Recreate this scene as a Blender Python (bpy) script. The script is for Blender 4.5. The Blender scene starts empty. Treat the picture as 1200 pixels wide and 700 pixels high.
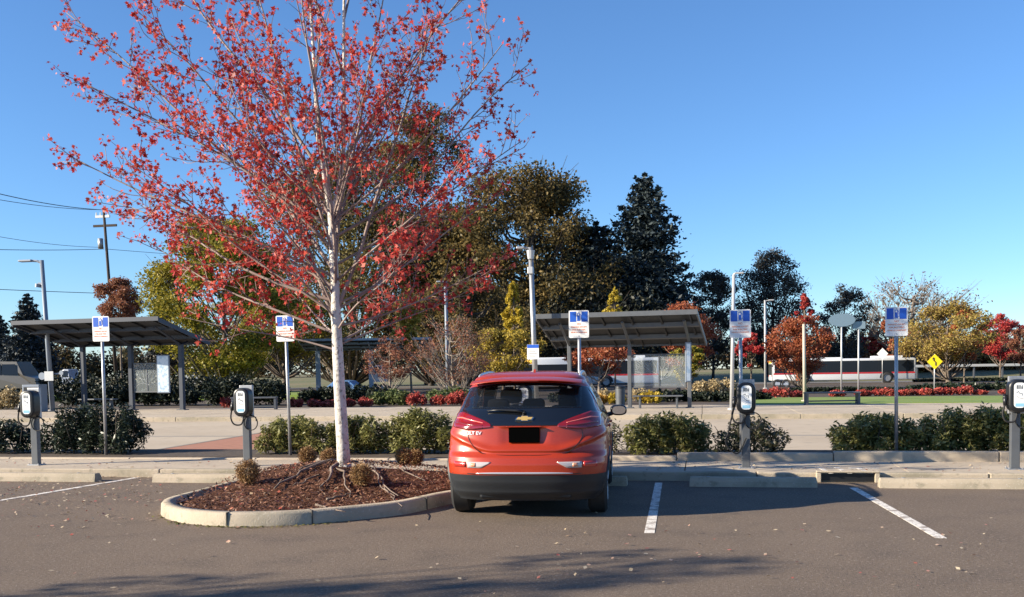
import bpy, bmesh, math, random
import numpy as np
from mathutils import Vector, Matrix, Euler
R = math.radians
PI = math.pi
sc = bpy.context.scene
col = sc.collection

# ------------------------------------------------------------------ camera
F = 1170.0                      # focal length in photograph pixels (1200 px wide)
YAW, PITCH, ROLL = R(10.8), R(-3.0), R(-0.8)
PCY = 496.0                     # row of the principal point (the picture is an upper crop)
CAMZ = 1.6
cam = bpy.data.cameras.new('camera'); camo = bpy.data.objects.new('camera', cam); col.objects.link(camo)
cam.sensor_width = 36; cam.lens = 36 * F / 1200; cam.shift_y = (PCY - 350) / 1200
cam.clip_start = .1; cam.clip_end = 6000
MR = Matrix.Rotation(YAW, 3, 'Z') @ Matrix.Rotation(PI/2 + PITCH, 3, 'X') @ Matrix.Rotation(ROLL, 3, 'Z')
camo.matrix_world = Matrix.Translation((0, 0, CAMZ)) @ MR.to_4x4()
sc.camera = camo
FWD = Vector((-math.sin(YAW), math.cos(YAW), 0))

def ray(px, py):
    return MR @ Vector(((px - 600) / F, -(py - PCY) / F, -1))
def gp(px, py, z=0.0):          # point at height z seen at that place of the photograph
    r = ray(px, py); t = (z - CAMZ) / r.z
    return Vector((r.x * t, r.y * t, z))
def P(px, py, d):               # point at distance d straight ahead
    r = ray(px, py); r = r / r.dot(FWD)
    return Vector((0, 0, CAMZ)) + r * d
def PY(px, py, y):              # point on the plane at site depth y
    r = ray(px, py); t = y / r.y
    return Vector((0, 0, CAMZ)) + r * t

# ------------------------------------------------------------------ world, sun, exposure
SUN_EL = R(22.0); SHAD = R(24.5)      # shadows run along +x, turned 21.5 deg away
world = bpy.data.worlds.new('World'); sc.world = world; world.use_nodes = True
nt = world.node_tree; bg = nt.nodes['Background']
sky = nt.nodes.new('ShaderNodeTexSky'); sky.sky_type = 'NISHITA'; sky.sun_disc = False
sky.sun_elevation = SUN_EL
sx, sy = -math.cos(SHAD), -math.sin(SHAD)            # horizontal direction towards the sun
sky.sun_rotation = math.atan2(sx, sy)
sky.altitude = 50; sky.air_density = 1.0; sky.dust_density = 0.0; sky.ozone_density = 7.5
nt.links.new(sky.outputs[0], bg.inputs[0]); bg.inputs[1].default_value = 0.084
sun = bpy.data.lights.new('sun', 'SUN'); suno = bpy.data.objects.new('sun', sun); col.objects.link(suno)
sun.energy = 5.0; sun.angle = R(0.5); sun.color = (1.0, .88, .69)
sdir = Vector((sx * math.cos(SUN_EL), sy * math.cos(SUN_EL), math.sin(SUN_EL)))
suno.rotation_euler = sdir.to_track_quat('Z', 'Y').to_euler()
sc.view_settings.view_transform = 'Standard'; sc.view_settings.look = 'None'
sc.view_settings.gamma = 1; sc.view_settings.exposure = 1.25
sc.cycles.max_bounces = 8; sc.cycles.transparent_max_bounces = 24

# ------------------------------------------------------------------ helpers
def rgb(c): return (c[0], c[1], c[2], 1)
_m = {}
def mat(name, c, rough=.6, metal=0, spec=.5, coat=0, noise=None, trans=0, alpha=1, emit=0, bump=None):
    """noise=(scale, second colour, amount, detail); bump=(scale, strength)"""
    if name in _m: return _m[name]
    m = bpy.data.materials.new(name); m.use_nodes = True; n = m.node_tree; b = n.nodes['Principled BSDF']
    b.inputs['Base Color'].default_value = rgb(c); b.inputs['Roughness'].default_value = rough
    b.inputs['Metallic'].default_value = metal; b.inputs['Specular IOR Level'].default_value = spec
    b.inputs['Coat Weight'].default_value = coat; b.inputs['Coat Roughness'].default_value = .03
    b.inputs['Transmission Weight'].default_value = trans; b.inputs['Alpha'].default_value = alpha
    if emit:
        b.inputs['Emission Color'].default_value = rgb(c); b.inputs['Emission Strength'].default_value = emit
    tc = n.nodes.new('ShaderNodeTexCoord')
    if noise:
        layers = noise if isinstance(noise, list) else [noise]
        prev = None
        for (s, c2, lo, hi, *rest) in layers:
            t = n.nodes.new('ShaderNodeTexNoise'); t.inputs['Scale'].default_value = s; t.inputs['Detail'].default_value = rest[0] if rest else 4
            n.links.new(tc.outputs['Object'], t.inputs['Vector'])
            mr = n.nodes.new('ShaderNodeMapRange'); mr.inputs[1].default_value = lo; mr.inputs[2].default_value = hi
            n.links.new(t.outputs['Fac'], mr.inputs[0])
            mx = n.nodes.new('ShaderNodeMix'); mx.data_type = 'RGBA'
            n.links.new(mr.outputs[0], mx.inputs[0])
            if prev is None: mx.inputs[6].default_value = rgb(c)
            else: n.links.new(prev, mx.inputs[6])
            mx.inputs[7].default_value = rgb(c2); prev = mx.outputs[2]
        n.links.new(prev, b.inputs['Base Color'])
    if bump:
        t = n.nodes.new('ShaderNodeTexNoise'); t.inputs['Scale'].default_value = bump[0]; t.inputs['Detail'].default_value = 5
        n.links.new(tc.outputs['Object'], t.inputs['Vector'])
        bp = n.nodes.new('ShaderNodeBump'); bp.inputs['Strength'].default_value = bump[1]; bp.inputs['Distance'].default_value = .02
        n.links.new(t.outputs['Fac'], bp.inputs['Height']); n.links.new(bp.outputs[0], b.inputs['Normal'])
    _m[name] = m; return m

def leafmat(name, cols, trans=.35, rough=.55, nscale=.6, spec=.3):
    """leaf colours differ leaf by leaf and drift in patches over the crown"""
    if name in _m: return _m[name]
    m = bpy.data.materials.new(name); m.use_nodes = True; n = m.node_tree
    b = n.nodes['Principled BSDF']; out = n.nodes['Material Output']
    g = n.nodes.new('ShaderNodeNewGeometry'); tc = n.nodes.new('ShaderNodeTexCoord')
    t = n.nodes.new('ShaderNodeTexNoise'); t.inputs['Scale'].default_value = nscale; t.inputs['Detail'].default_value = 2
    n.links.new(tc.outputs['Object'], t.inputs['Vector'])
    a = n.nodes.new('ShaderNodeMath'); a.operation = 'MULTIPLY_ADD'; a.inputs[1].default_value = .62
    n.links.new(g.outputs['Random Per Island'], a.inputs[0])
    mr = n.nodes.new('ShaderNodeMapRange'); mr.inputs[1].default_value = .3; mr.inputs[2].default_value = .7; mr.inputs[4].default_value = .38
    n.links.new(t.outputs['Fac'], mr.inputs[0]); n.links.new(mr.outputs[0], a.inputs[2])
    cr = n.nodes.new('ShaderNodeValToRGB'); cr.color_ramp.interpolation = 'LINEAR'
    k = len(cols)
    while len(cr.color_ramp.elements) < k: cr.color_ramp.elements.new(.5)
    for i, c in enumerate(cols):
        cr.color_ramp.elements[i].position = i / (k - 1); cr.color_ramp.elements[i].color = rgb(c)
    n.links.new(a.outputs[0], cr.inputs[0]); n.links.new(cr.outputs[0], b.inputs['Base Color'])
    b.inputs['Roughness'].default_value = rough; b.inputs['Specular IOR Level'].default_value = spec
    tr = n.nodes.new('ShaderNodeBsdfTranslucent'); n.links.new(cr.outputs[0], tr.inputs[0])
    mx = n.nodes.new('ShaderNodeMixShader'); mx.inputs[0].default_value = trans
    n.links.new(b.outputs[0], mx.inputs[1]); n.links.new(tr.outputs[0], mx.inputs[2]); n.links.new(mx.outputs[0], out.inputs[0])
    _m[name] = m; return m

def tag(o, label=None, cat=None, group=None, kind=None):
    if label: o['label'] = label
    if cat: o['category'] = cat
    if group: o['group'] = group
    if kind: o['kind'] = kind
    return o
def thing(name, label, cat, loc=(0, 0, 0), rz=0, group=None, lean=(0, 0)):
    o = bpy.data.objects.new(name, None); o.empty_display_size = .2; col.objects.link(o)
    o.location = loc; o.rotation_euler = (lean[0], lean[1], rz)
    return tag(o, label, cat, group)

class MB:
    def __init__(s): s.v = []; s.f = []; s.mi = []; s.cm = 0
    def add(s, vs, fs):
        k = len(s.v); s.v += [tuple(p) for p in vs]; s.f += [tuple(i + k for i in f) for f in fs]; s.mi += [s.cm] * len(fs); return s
    def box(s, x0, x1, y0, y1, z0, z1, M=None, bev=0):
        if bev:
            bm = bmesh.new(); bmesh.ops.create_cube(bm, size=1)
            for v in bm.verts:
                v.co = Vector(((x0+x1)/2 + v.co.x*(x1-x0), (y0+y1)/2 + v.co.y*(y1-y0), (z0+z1)/2 + v.co.z*(z1-z0)))
            bmesh.ops.bevel(bm, geom=bm.edges[:], offset=bev, segments=2, affect='EDGES', profile=.5)
            bm.verts.index_update()
            vs = [(M @ v.co) if M else v.co.copy() for v in bm.verts]; fs = [[v.index for v in f.verts] for f in bm.faces]; bm.free()
            return s.add(vs, fs)
        vs = [Vector(p) for p in ((x0,y0,z0),(x1,y0,z0),(x1,y1,z0),(x0,y1,z0),(x0,y0,z1),(x1,y0,z1),(x1,y1,z1),(x0,y1,z1))]
        if M: vs = [M @ p for p in vs]
        return s.add(vs, [(0,3,2,1),(4,5,6,7),(0,1,5,4),(1,2,6,5),(2,3,7,6),(3,0,4,7)])
    def tube(s, pts, rad, n=8, cap=True):
        pts = [Vector(p) for p in pts]
        if not hasattr(rad, '__len__'): rad = [rad] * len(pts)
        vs = []; fs = []; prev = None
        for i, p in enumerate(pts):
            t = (pts[min(i+1, len(pts)-1)] - pts[max(i-1, 0)]).normalized()
            if prev is None:
                u = t.cross(Vector((0, 0, 1)));
                if u.length < .1: u = t.cross(Vector((0, 1, 0)))
            else: u = prev - t * prev.dot(t)
            u.normalize(); w = t.cross(u); prev = u
            for k in range(n):
                a = 2*PI*k/n; vs.append(p + (u*math.cos(a) + w*math.sin(a)) * rad[i])
        for i in range(len(pts)-1):
            for k in range(n):
                fs.append((i*n+k, i*n+(k+1) % n, (i+1)*n+(k+1) % n, (i+1)*n+k))
        if cap: fs.append(tuple(range(n))[::-1]); fs.append(tuple((len(pts)-1)*n + k for k in range(n)))
        return s.add(vs, fs)
    def prism(s, poly, y0, y1):          # (x,z) outline pushed along y
        n = len(poly)
        vs = [(x, y0, z) for x, z in poly] + [(x, y1, z) for x, z in poly]
        return s.add(vs, [tuple(range(n)), tuple(range(2*n-1, n-1, -1))] + [(i, i+n, (i+1) % n + n, (i+1) % n) for i in range(n)])
    def plate(s, poly, z0, z1):          # (x,y) outline pushed along z
        n = len(poly)
        vs = [(x, y, z0) for x, y in poly] + [(x, y, z1) for x, y in poly]
        return s.add(vs, [tuple(range(n))[::-1], tuple(range(n, 2*n))] + [(i, (i+1) % n, (i+1) % n + n, i+n) for i in range(n)])
    def grid(s, fn, nu, nv, close=False):
        vs = [fn(i/nu, j/nv) for i in range(nu+1) for j in range(nv+1)]
        return s.add(vs, [(i*(nv+1)+j, (i+1)*(nv+1)+j, (i+1)*(nv+1)+j+1, i*(nv+1)+j+1) for i in range(nu) for j in range(nv)])
    def build(s, name, m, parent=None, smooth=False, loc=None):
        me = bpy.data.meshes.new(name); me.from_pydata(s.v, [], s.f)
        ms = m if isinstance(m, (list, tuple)) else [m]
        for q in ms: me.materials.append(q)
        if len(ms) > 1: me.polygons.foreach_set('material_index', s.mi)
        bm = bmesh.new(); bm.from_mesh(me); bmesh.ops.recalc_face_normals(bm, faces=bm.faces); bm.to_mesh(me); bm.free()
        if smooth: me.shade_smooth() if smooth == 1 else me.set_sharp_from_angle(angle=R(35))
        if smooth == 2: me.polygons.foreach_set('use_smooth', [True]*len(me.polygons)); me.set_sharp_from_angle(angle=R(35))
        o = bpy.data.objects.new(name, me); col.objects.link(o)
        if parent: o.parent = parent
        if loc is not None: o.location = loc
        return o
def struct(name, mb, m): return tag(mb.build(name, m), kind='structure')

def quads(name, C, U, V, m, parent=None, fold=None):
    """many small leaf faces: centre C, half axes U and V (n,3 arrays): one kite each"""
    n = len(C)
    v = np.stack([C - U, C - V*.9 + U*.1, C + U, C + V*.9 + U*.1], 1)
    me = bpy.data.meshes.new(name); me.vertices.add(4*n); me.vertices.foreach_set('co', v.reshape(-1).astype(np.float32))
    me.loops.add(4*n); me.loops.foreach_set('vertex_index', np.arange(4*n, dtype=np.int32))
    me.polygons.add(n); me.polygons.foreach_set('loop_start', np.arange(0, 4*n, 4, dtype=np.int32))
    me.update(calc_edges=True); me.materials.append(m)
    o = bpy.data.objects.new(name, me); col.objects.link(o)
    if parent: o.parent = parent
    return o
def frames(rs, n, size, asp=.6, up=0.0):
    """random leaf frames; up>0 tips the leaves so their faces look more to the sky"""
    N = rs.normal(size=(n, 3)); N[:, 2] += up * np.sign(N[:, 2] + .001); N /= np.linalg.norm(N, axis=1)[:, None]
    A = rs.normal(size=(n, 3)); A -= N * (A*N).sum(1)[:, None]; A /= np.linalg.norm(A, axis=1)[:, None]
    B = np.cross(N, A); s = size * rs.uniform(.6, 1.25, n)[:, None] * .5
    return A*s, B*s*asp
def copy_tree(o, parent=None):
    c = o.copy(); col.objects.link(c)
    if parent: c.parent = parent
    for ch in list(o.children): copy_tree(ch, c)
    return c
def text(body, size, m, parent, loc, name='lettering', rot=(PI/2, 0, 0), ext=.001, sx=1, align='CENTER', bold=0):
    cu = bpy.data.curves.new(name, 'FONT'); cu.body = body; cu.size = size; cu.extrude = ext; cu.align_x = align; cu.align_y = 'CENTER'
    cu.offset = bold; cu.space_line = .95
    t = bpy.data.objects.new(name, cu); col.objects.link(t); bpy.context.view_layer.update()
    me = bpy.data.meshes.new_from_object(t.evaluated_get(bpy.context.evaluated_depsgraph_get()))
    bpy.data.objects.remove(t); me.materials.clear(); me.materials.append(m)
    o = bpy.data.objects.new(name, me); col.objects.link(o); o.parent = parent; o.location = loc; o.rotation_euler = rot; o.scale = (sx, 1, 1)
    return o

# ------------------------------------------------------------------ materials
asphalt = mat('asphalt', (.148, .112, .084), .92, spec=.25, noise=[(.30, (.176, .134, .100), .35, .65, 4), (1.6, (.125, .097, .076), .5, .75, 6), (38, (.26, .21, .17), .55, .70, 3), (52, (.055, .044, .037), .56, .72, 3), (120, (.30, .25, .21), .63, .75, 2), (.7, (.085, .068, .058), .64, .80, 7)], bump=(120, .6))
concrete = mat('concrete_walk', (.47, .395, .305), .9, spec=.2, noise=[(.8, (.39, .325, .25), .4, .65, 5), (7, (.29, .25, .21), .55, .8, 5), (60, (.46, .41, .35), .6, .8, 2)], bump=(90, .3))
kerbmat = mat('kerb_concrete', (.42, .355, .275), .9, spec=.2, noise=[(1.2, (.27, .24, .18), .42, .65, 6), (9, (.22, .20, .15), .56, .75, 5), (50, (.45, .41, .35), .6, .8, 2)], bump=(70, .4))
roadmat = mat('road_concrete', (.46, .385, .295), .9, spec=.2, noise=[(.25, (.40, .33, .25), .4, .65, 4), (3, (.31, .265, .21), .55, .8, 5), (30, (.43, .38, .32), .6, .8, 2)])
brick = mat('red_paving', (.36, .16, .10), .9, noise=[(5, (.29, .13, .08), .4, .7, 5)])
paint = mat('white_road_paint', (.70, .66, .60), .8, noise=[(7, (.30, .25, .21), .50, .62, 8), (45, (.26, .22, .19), .54, .66, 4)])
soil = mat('bark_mulch', (.075, .034, .021), .95, spec=.1, noise=[(25, (.15, .070, .042), .45, .65, 4), (60, (.04, .016, .01), .55, .7, 3)], bump=(40, 1))
bed = mat('bed_soil', (.05, .035, .025), .95, noise=[(12, (.09, .062, .042), .45, .65, 4)])
grass = mat('lawn', (.15, .22, .035), .9, noise=[(.6, (.20, .25, .05), .4, .7, 4), (20, (.07, .13, .02), .5, .8, 3)])
drygrass = mat('dry_ground', (.17, .14, .07), .95, noise=[(.05, (.10, .11, .04), .4, .6, 4), (2, (.2, .16, .09), .5, .8, 4)])
farroad = mat('far_road', (.12, .11, .105), .9, noise=(1, (.15, .14, .13), .4, .7))
galv = mat('galvanised_steel', (.38, .39, .41), .48, metal=.7, noise=(18, (.30, .31, .33), .4, .7))
lightmet = mat('pale_pole_paint', (.46, .47, .48), .45, metal=.3)
greymet = mat('grey_painted_steel', (.10, .108, .12), .45, metal=.2, noise=(6, (.085, .092, .105), .4, .7))
bluegrey = mat('bluegrey_painted_steel', (.20, .235, .29), .5, metal=.15)
darkmet = mat('dark_shaded_metal', (.018, .021, .026), .5, metal=.3)  # colour lowered to carry the shade under the shelter roofs
black = mat('black_plastic', (.010, .011, .013), .38)
rubber = mat('rubber', (.018, .018, .019), .75)
white = mat('white_panel', (.78, .80, .80), .35)
blue = mat('sign_blue', (.015, .10, .52), .45)
orange = mat('sign_orange', (.75, .22, .08), .5)
signwhite = mat('sign_white', (.80, .80, .79), .4)
charc = mat('charcoal_ink', (.10, .11, .12), .5)
glassp = mat('clear_glass', (.62, .70, .74), .05, trans=0, alpha=.10)
glasst = mat('tinted_glass', (.010, .012, .014), .03, alpha=.82, spec=.6)
woodpole = mat('creosoted_wood', (.045, .032, .025), .9)
bark = mat('brown_bark', (.16, .125, .095), .9, noise=(6, (.09, .07, .055), .4, .7), bump=(20, .6))
darkbark = mat('dark_bark', (.06, .048, .04), .9)
greybark = mat('grey_bark', (.27, .225, .19), .9, noise=(8, (.18, .15, .125), .4, .7))

# ------------------------------------------------------------------ setting
KY = 14.35                       # kerb of the lot
g = MB(); g.box(-2500, 2500, -400, 4500, -.6, -.05); struct('ground', g, drygrass)
g = MB(); g.box(-60, 60, -30, KY, -.3, 0); struct('parking_lot', g, asphalt)
def kerb_row(name, y0, y1, z0, z1, xs, m=kerbmat, zr=None):
    g = MB()
    for a, b in zip(xs[:-1], xs[1:]):
        t = z1 if zr is None else zr((a+b)/2)
        g.box(a+.006, b-.006, y0, y1, z0, t, bev=.018)
    return struct(name, g, m)
kerb_row('kerb', KY, KY+.16, -.2, .13, [-45 + 3.05*i for i in range(31)])
g = MB()
for i in range(31):
    a = -46 + 3.05*i; g.box(a+.008, a+3.042, KY+.165, 16.1, -.2, .128)
struct('sidewalk', g, concrete)
kerb_row('planter_kerb', 16.1, 16.26, -.2, .25, [-46 + 2.4*i for i in range(39)], concrete, zr=lambda x: .15 + .13*min(1, max(0, (x+4)/6)))
g = MB(); g.box(-46, 46, 16.265, 17.9, -.2, .16); struct('planting_bed', g, bed)
kerb_row('planter_road_kerb', 17.9, 18.05, -.2, .15, [-46 + 3*i for i in range(31)])
g = MB(); g.box(-120, 120, 18.05, 31.9, -.3, 0); struct('road', g, roadmat)
g = MB(); g.box(-120, 120, 23.9, 24.25, .0, .004); struct('road_gutter', g, mat('gutter', (.27, .24, .2), .9))
kerb_row('far_kerb', 31.9, 32.08, -.2, .15, [-60 + 3*i for i in range(41)])
g = MB()
for i in range(40):
    a = -60 + 3*i; g.box(a+.01, a+2.99, 32.085, 40.3, -.2, .148)
struct('platform_sidewalk', g, concrete)
g = MB(); q = [gp(165, 531), gp(345, 531), gp(352, 505), gp(318, 506)]
g.plate([(p.x, p.y) for p in q], .002, .006); struct('crosswalk_paving', g, brick)
g = MB(); a, b = gp(165, 531), gp(318, 506); d = (b-a).normalized(); n_ = Vector((-d.y, d.x, 0))*.12
g.plate([(a.x, a.y), (b.x, b.y), (b.x+n_.x, b.y+n_.y), (a.x+n_.x, a.y+n_.y)], .002, .010); struct('crosswalk_border', g, mat('border', (.24, .21, .17), .9))
g = MB(); g.box(-60, 60, 40.305, 95, -.3, .08); struct('shrub_bed', g, bed)
g = MB(); g.box(1.5, 60, 40.31, 48.5, 0, .17); struct('lawn', g, grass)
g = MB(); g.box(-46, -23, 56, 68, 0, .35); struct('lawn_bank', g, grass)
g = MB(); g.box(-200, 250, 95, 108, -.2, .02); struct('bus_road', g, farroad)
# far rise with dry grass at the right
g = MB()
def hill(u, v):
    x = -300 + 700*u; y = 125 + 90*v
    return (x, y, -.3 + 1.9*math.sin(min(1, v*1.6)*PI/2) * (.8 + .2*math.sin(x*.03)))
g.grid(hill, 40, 8); struct('grass_rise', g, drygrass)
# parking lines
def line(p, q, w=.10):
    d = (q-p).normalized(); n = Vector((-d.y, d.x, 0))*w/2
    g = MB(); g.plate([((p-n).x, (p-n).y), ((q-n).x, (q-n).y), ((q+n).x, (q+n).y), ((p+n).x, (p+n).y)], .001, .004)
    return struct('parking_line', g, paint)
line(gp(772, 566), gp(761, 625)); line(gp(1000, 572), gp(1103, 631)); line(gp(178, 557), gp(-60, 597))
g = MB()
for (x0, x1) in ((960, 978), (980, 1000), (1004, 1024)):
    a, b = gp(x0, 548, .13), gp(x1-4, 555, .13); d = (b-a).normalized(); n = Vector((-d.y, d.x, 0))*.03
    g.plate([((a-n).x, (a-n).y), ((b-n).x, (b-n).y), ((b+n).x, (b+n).y), ((a+n).x, (a+n).y)], .129, .133)
a, b = gp(995, 549, .13), gp(1030, 549, .13); g.plate([(a.x, a.y), (b.x, a.y), (b.x, a.y+.05), (a.x, a.y+.05)], .129, .1335)
struct('walk_hatch_marks', g, paint)

# wheel stops
def wheel_stop(x0, x1, label):
    a = PY(x0, 556, 13.75).x; b = PY(x1, 560, 13.75).x; L = b-a
    t = thing('wheel_stop', label, 'wheel stop', ((a+b)/2, 13.75, 0), group='concrete wheel stops in front of the kerb')
    g = MB(); bm = bmesh.new()
    prof = [(-.10, 0), (.10, 0), (.085, .07), (.06, .125), (-.06, .125), (-.085, .07)]
    vs = [(s*L/2*(1 - (.012 if z > .1 else 0)), y, z) for s in (-1, 1) for y, z in prof]
    g.add(vs, [tuple(range(6)), tuple(range(11, 5, -1))] + [(i, i+6, (i+1) % 6+6, (i+1) % 6) for i in range(6)])
    g.build('block', kerbmat, t)
    for s in (-.7, .7):
        g = MB(); g.tube([(s*L/2, 0, .120), (s*L/2, 0, .132)], .022, 8); g.build('bolt', galv, t)
wheel_stop(-35, 115, 'concrete wheel stop at the left edge with red leaves at its foot')
wheel_stop(182, 322, 'concrete wheel stop between the painted line and the mulch island')
wheel_stop(598, 735, 'concrete wheel stop in front of the red car, its end poking out in shade')
wheel_stop(808, 957, 'concrete wheel stop right of the car, half in the car shadow')
wheel_stop(1030, 1225, 'concrete wheel stop beside the rightmost charging post')
# kerb drain inlet between two stops
a = PY(962, 556, KY).x; b = PY(1024, 556, KY).x
t = thing('kerb_drain', 'dark kerb drain opening between the two right wheel stops', 'drain', ((a+b)/2, KY, 0))
w = (b-a)/2
g = MB(); g.box(-w, w, -.03, .0, .02, .115); g.build('opening', black, t)
g = MB(); g.box(-w-.07, -w-.004, -.09, .0, 0, .135, bev=.01); g.box(w+.004, w+.07, -.09, .0, 0, .135, bev=.01); g.box(-w-.07, w+.07, -.10, .0, .137, .16, bev=.01); g.build('frame', kerbmat, t)

# ------------------------------------------------------------------ mulch island
out_px = [(189.5, 600, 0), (203, 611, 0), (247, 616.5, 0), (286, 617.5, 0), (345, 616, 0), (410, 610.5, 0), (475, 603, 0), (524, 592, 0)]
outer = [gp(x, y, 0) for x, y, z in out_px]
front_end = outer[-1]
right = [Vector((front_end.x + .35, front_end.y + .75, 0)), Vector((front_end.x + .52, front_end.y + 1.9, 0)), Vector((front_end.x + .55, KY, 0))]
back_px = [(355, 550.5), (280, 563), (231, 575)]
back = [gp(x, y, .13) for x, y in back_px]; back = [Vector((p.x, min(p.y, KY), 0)) for p in back]
back[0].y = KY
ctrl = back + outer + right
def smooth_open(pts, k=6):
    o = []
    for i in range(len(pts)-1):
        p0, p1, p2, p3 = pts[max(i-1, 0)], pts[i], pts[i+1], pts[min(i+2, len(pts)-1)]
        for j in range(k):
            t = j/k; o.append(.5*((2*p1) + (p2-p0)*t + (2*p0-5*p1+4*p2-p3)*t*t + (3*p1-p0-3*p2+p3)*t**3))
    o.append(pts[-1].copy()); return o
oc = smooth_open(ctrl)
def offset(pts, d):
    r = []
    for i, p in enumerate(pts):
        t = (pts[min(i+1, len(pts)-1)] - pts[max(i-1, 0)]).normalized(); n = Vector((-t.y, t.x, 0))
        r.append(p + n*d)
    return r
KW = .17
ring = [offset(oc, o) for o in (0, .012, .035, KW-.03, KW)]
zs = [-.05, .12, .145, .147, .03]
g = MB(); n = len(oc); joint = {int(n*.42), int(n*.56), int(n*.73), int(n*.2)}
vs = [(ring[k][i].x, ring[k][i].y, zs[k]) for i in range(n) for k in range(5)]
fs = [(i*5+k, (i+1)*5+k, (i+1)*5+k+1, i*5+k+1) for i in range(n-1) for k in range(4)]
g.add(vs, fs); isl = struct('island_kerb', g, kerbmat); isl.data.shade_smooth()
g = MB()
for i in joint:
    p = ring[0][i]; q = ring[4][i]; d = (q-p).normalized(); t = Vector((-d.y, d.x, 0))*.005
    p2 = p - d*.004
    g.add([(p2-t).to_tuple()[:2] + (0,), (p2+t).to_tuple()[:2] + (0,), (q+t).to_tuple()[:2] + (0,), (q-t).to_tuple()[:2] + (0,),
           (p2-t).to_tuple()[:2] + (.150,), (p2+t).to_tuple()[:2] + (.150,), (q+t).to_tuple()[:2] + (.150,), (q-t).to_tuple()[:2] + (.150,)],
          [(0,3,2,1),(4,5,6,7),(0,1,5,4),(1,2,6,5),(2,3,7,6),(3,0,4,7)])
struct('kerb_joints', g, mat('joint_dirt', (.05, .045, .04), .9))
# mulch surface
TREE = gp(404, 549, .30)
inner = [(p.x, p.y) for p in ring[4]]
cx0 = sum(p[0] for p in inner)/n; cy0 = sum(p[1] for p in inner)/n
rr = random.Random(5)
def mound(x, y):
    d2 = ((x-TREE.x)/1.5)**2 + ((y-TREE.y)/1.3)**2
    return .27*math.exp(-d2*.8)
vs = []; fs = []; K = 26
for i, (x, y) in enumerate(inner):
    for k in range(K+1):
        t = k/K; px_, py_ = cx0 + (x-cx0)*t, cy0 + (y-cy0)*t
        edge = min(1, (1-t)*8)
        vs.append((px_, py_, .085 + edge*(mound(px_, py_) + .018*rr.random())))
for i in range(n-1):
    for k in range(K): fs.append((i*(K+1)+k, (i+1)*(K+1)+k, (i+1)*(K+1)+k+1, i*(K+1)+k+1))
fs += [((n-1)*(K+1)+k, k, k+1, (n-1)*(K+1)+k+1) for k in range(K)]
g = MB(); g.add(vs, fs); struct('island_mulch', g, soil).data.shade_smooth()
def pt_in(x, y, poly):
    c = False; j = len(poly)-1
    for i in range(len(poly)):
        if (poly[i][1] > y) != (poly[j][1] > y) and x < (poly[j][0]-poly[i][0])*(y-poly[i][1])/(poly[j][1]-poly[i][1]) + poly[i][0]: c = not c
        j = i
    return c
# loose bark chips
rs = np.random.RandomState(3); C = []
x0, x1 = min(p[0] for p in inner), max(p[0] for p in inner); y0, y1 = min(p[1] for p in inner), max(p[1] for p in inner)
while len(C) < 7000:
    x, y = rs.uniform(x0, x1), rs.uniform(y0, y1)
    if pt_in(x, y, inner): C.append((x, y, .105 + mound(x, y) + rs.uniform(0, .03)))
U, V = frames(rs, len(C), .055, .35, up=1.2)
tag(quads('bark_chips', np.array(C), U, V, leafmat('chips', [(.04, .018, .012), (.14, .058, .034), (.24, .12, .07), (.09, .042, .028), (.30, .22, .15)], trans=0, nscale=3)),
    'reddish brown bark chips covering the mulch island', 'bark mulch', kind='stuff')
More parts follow.
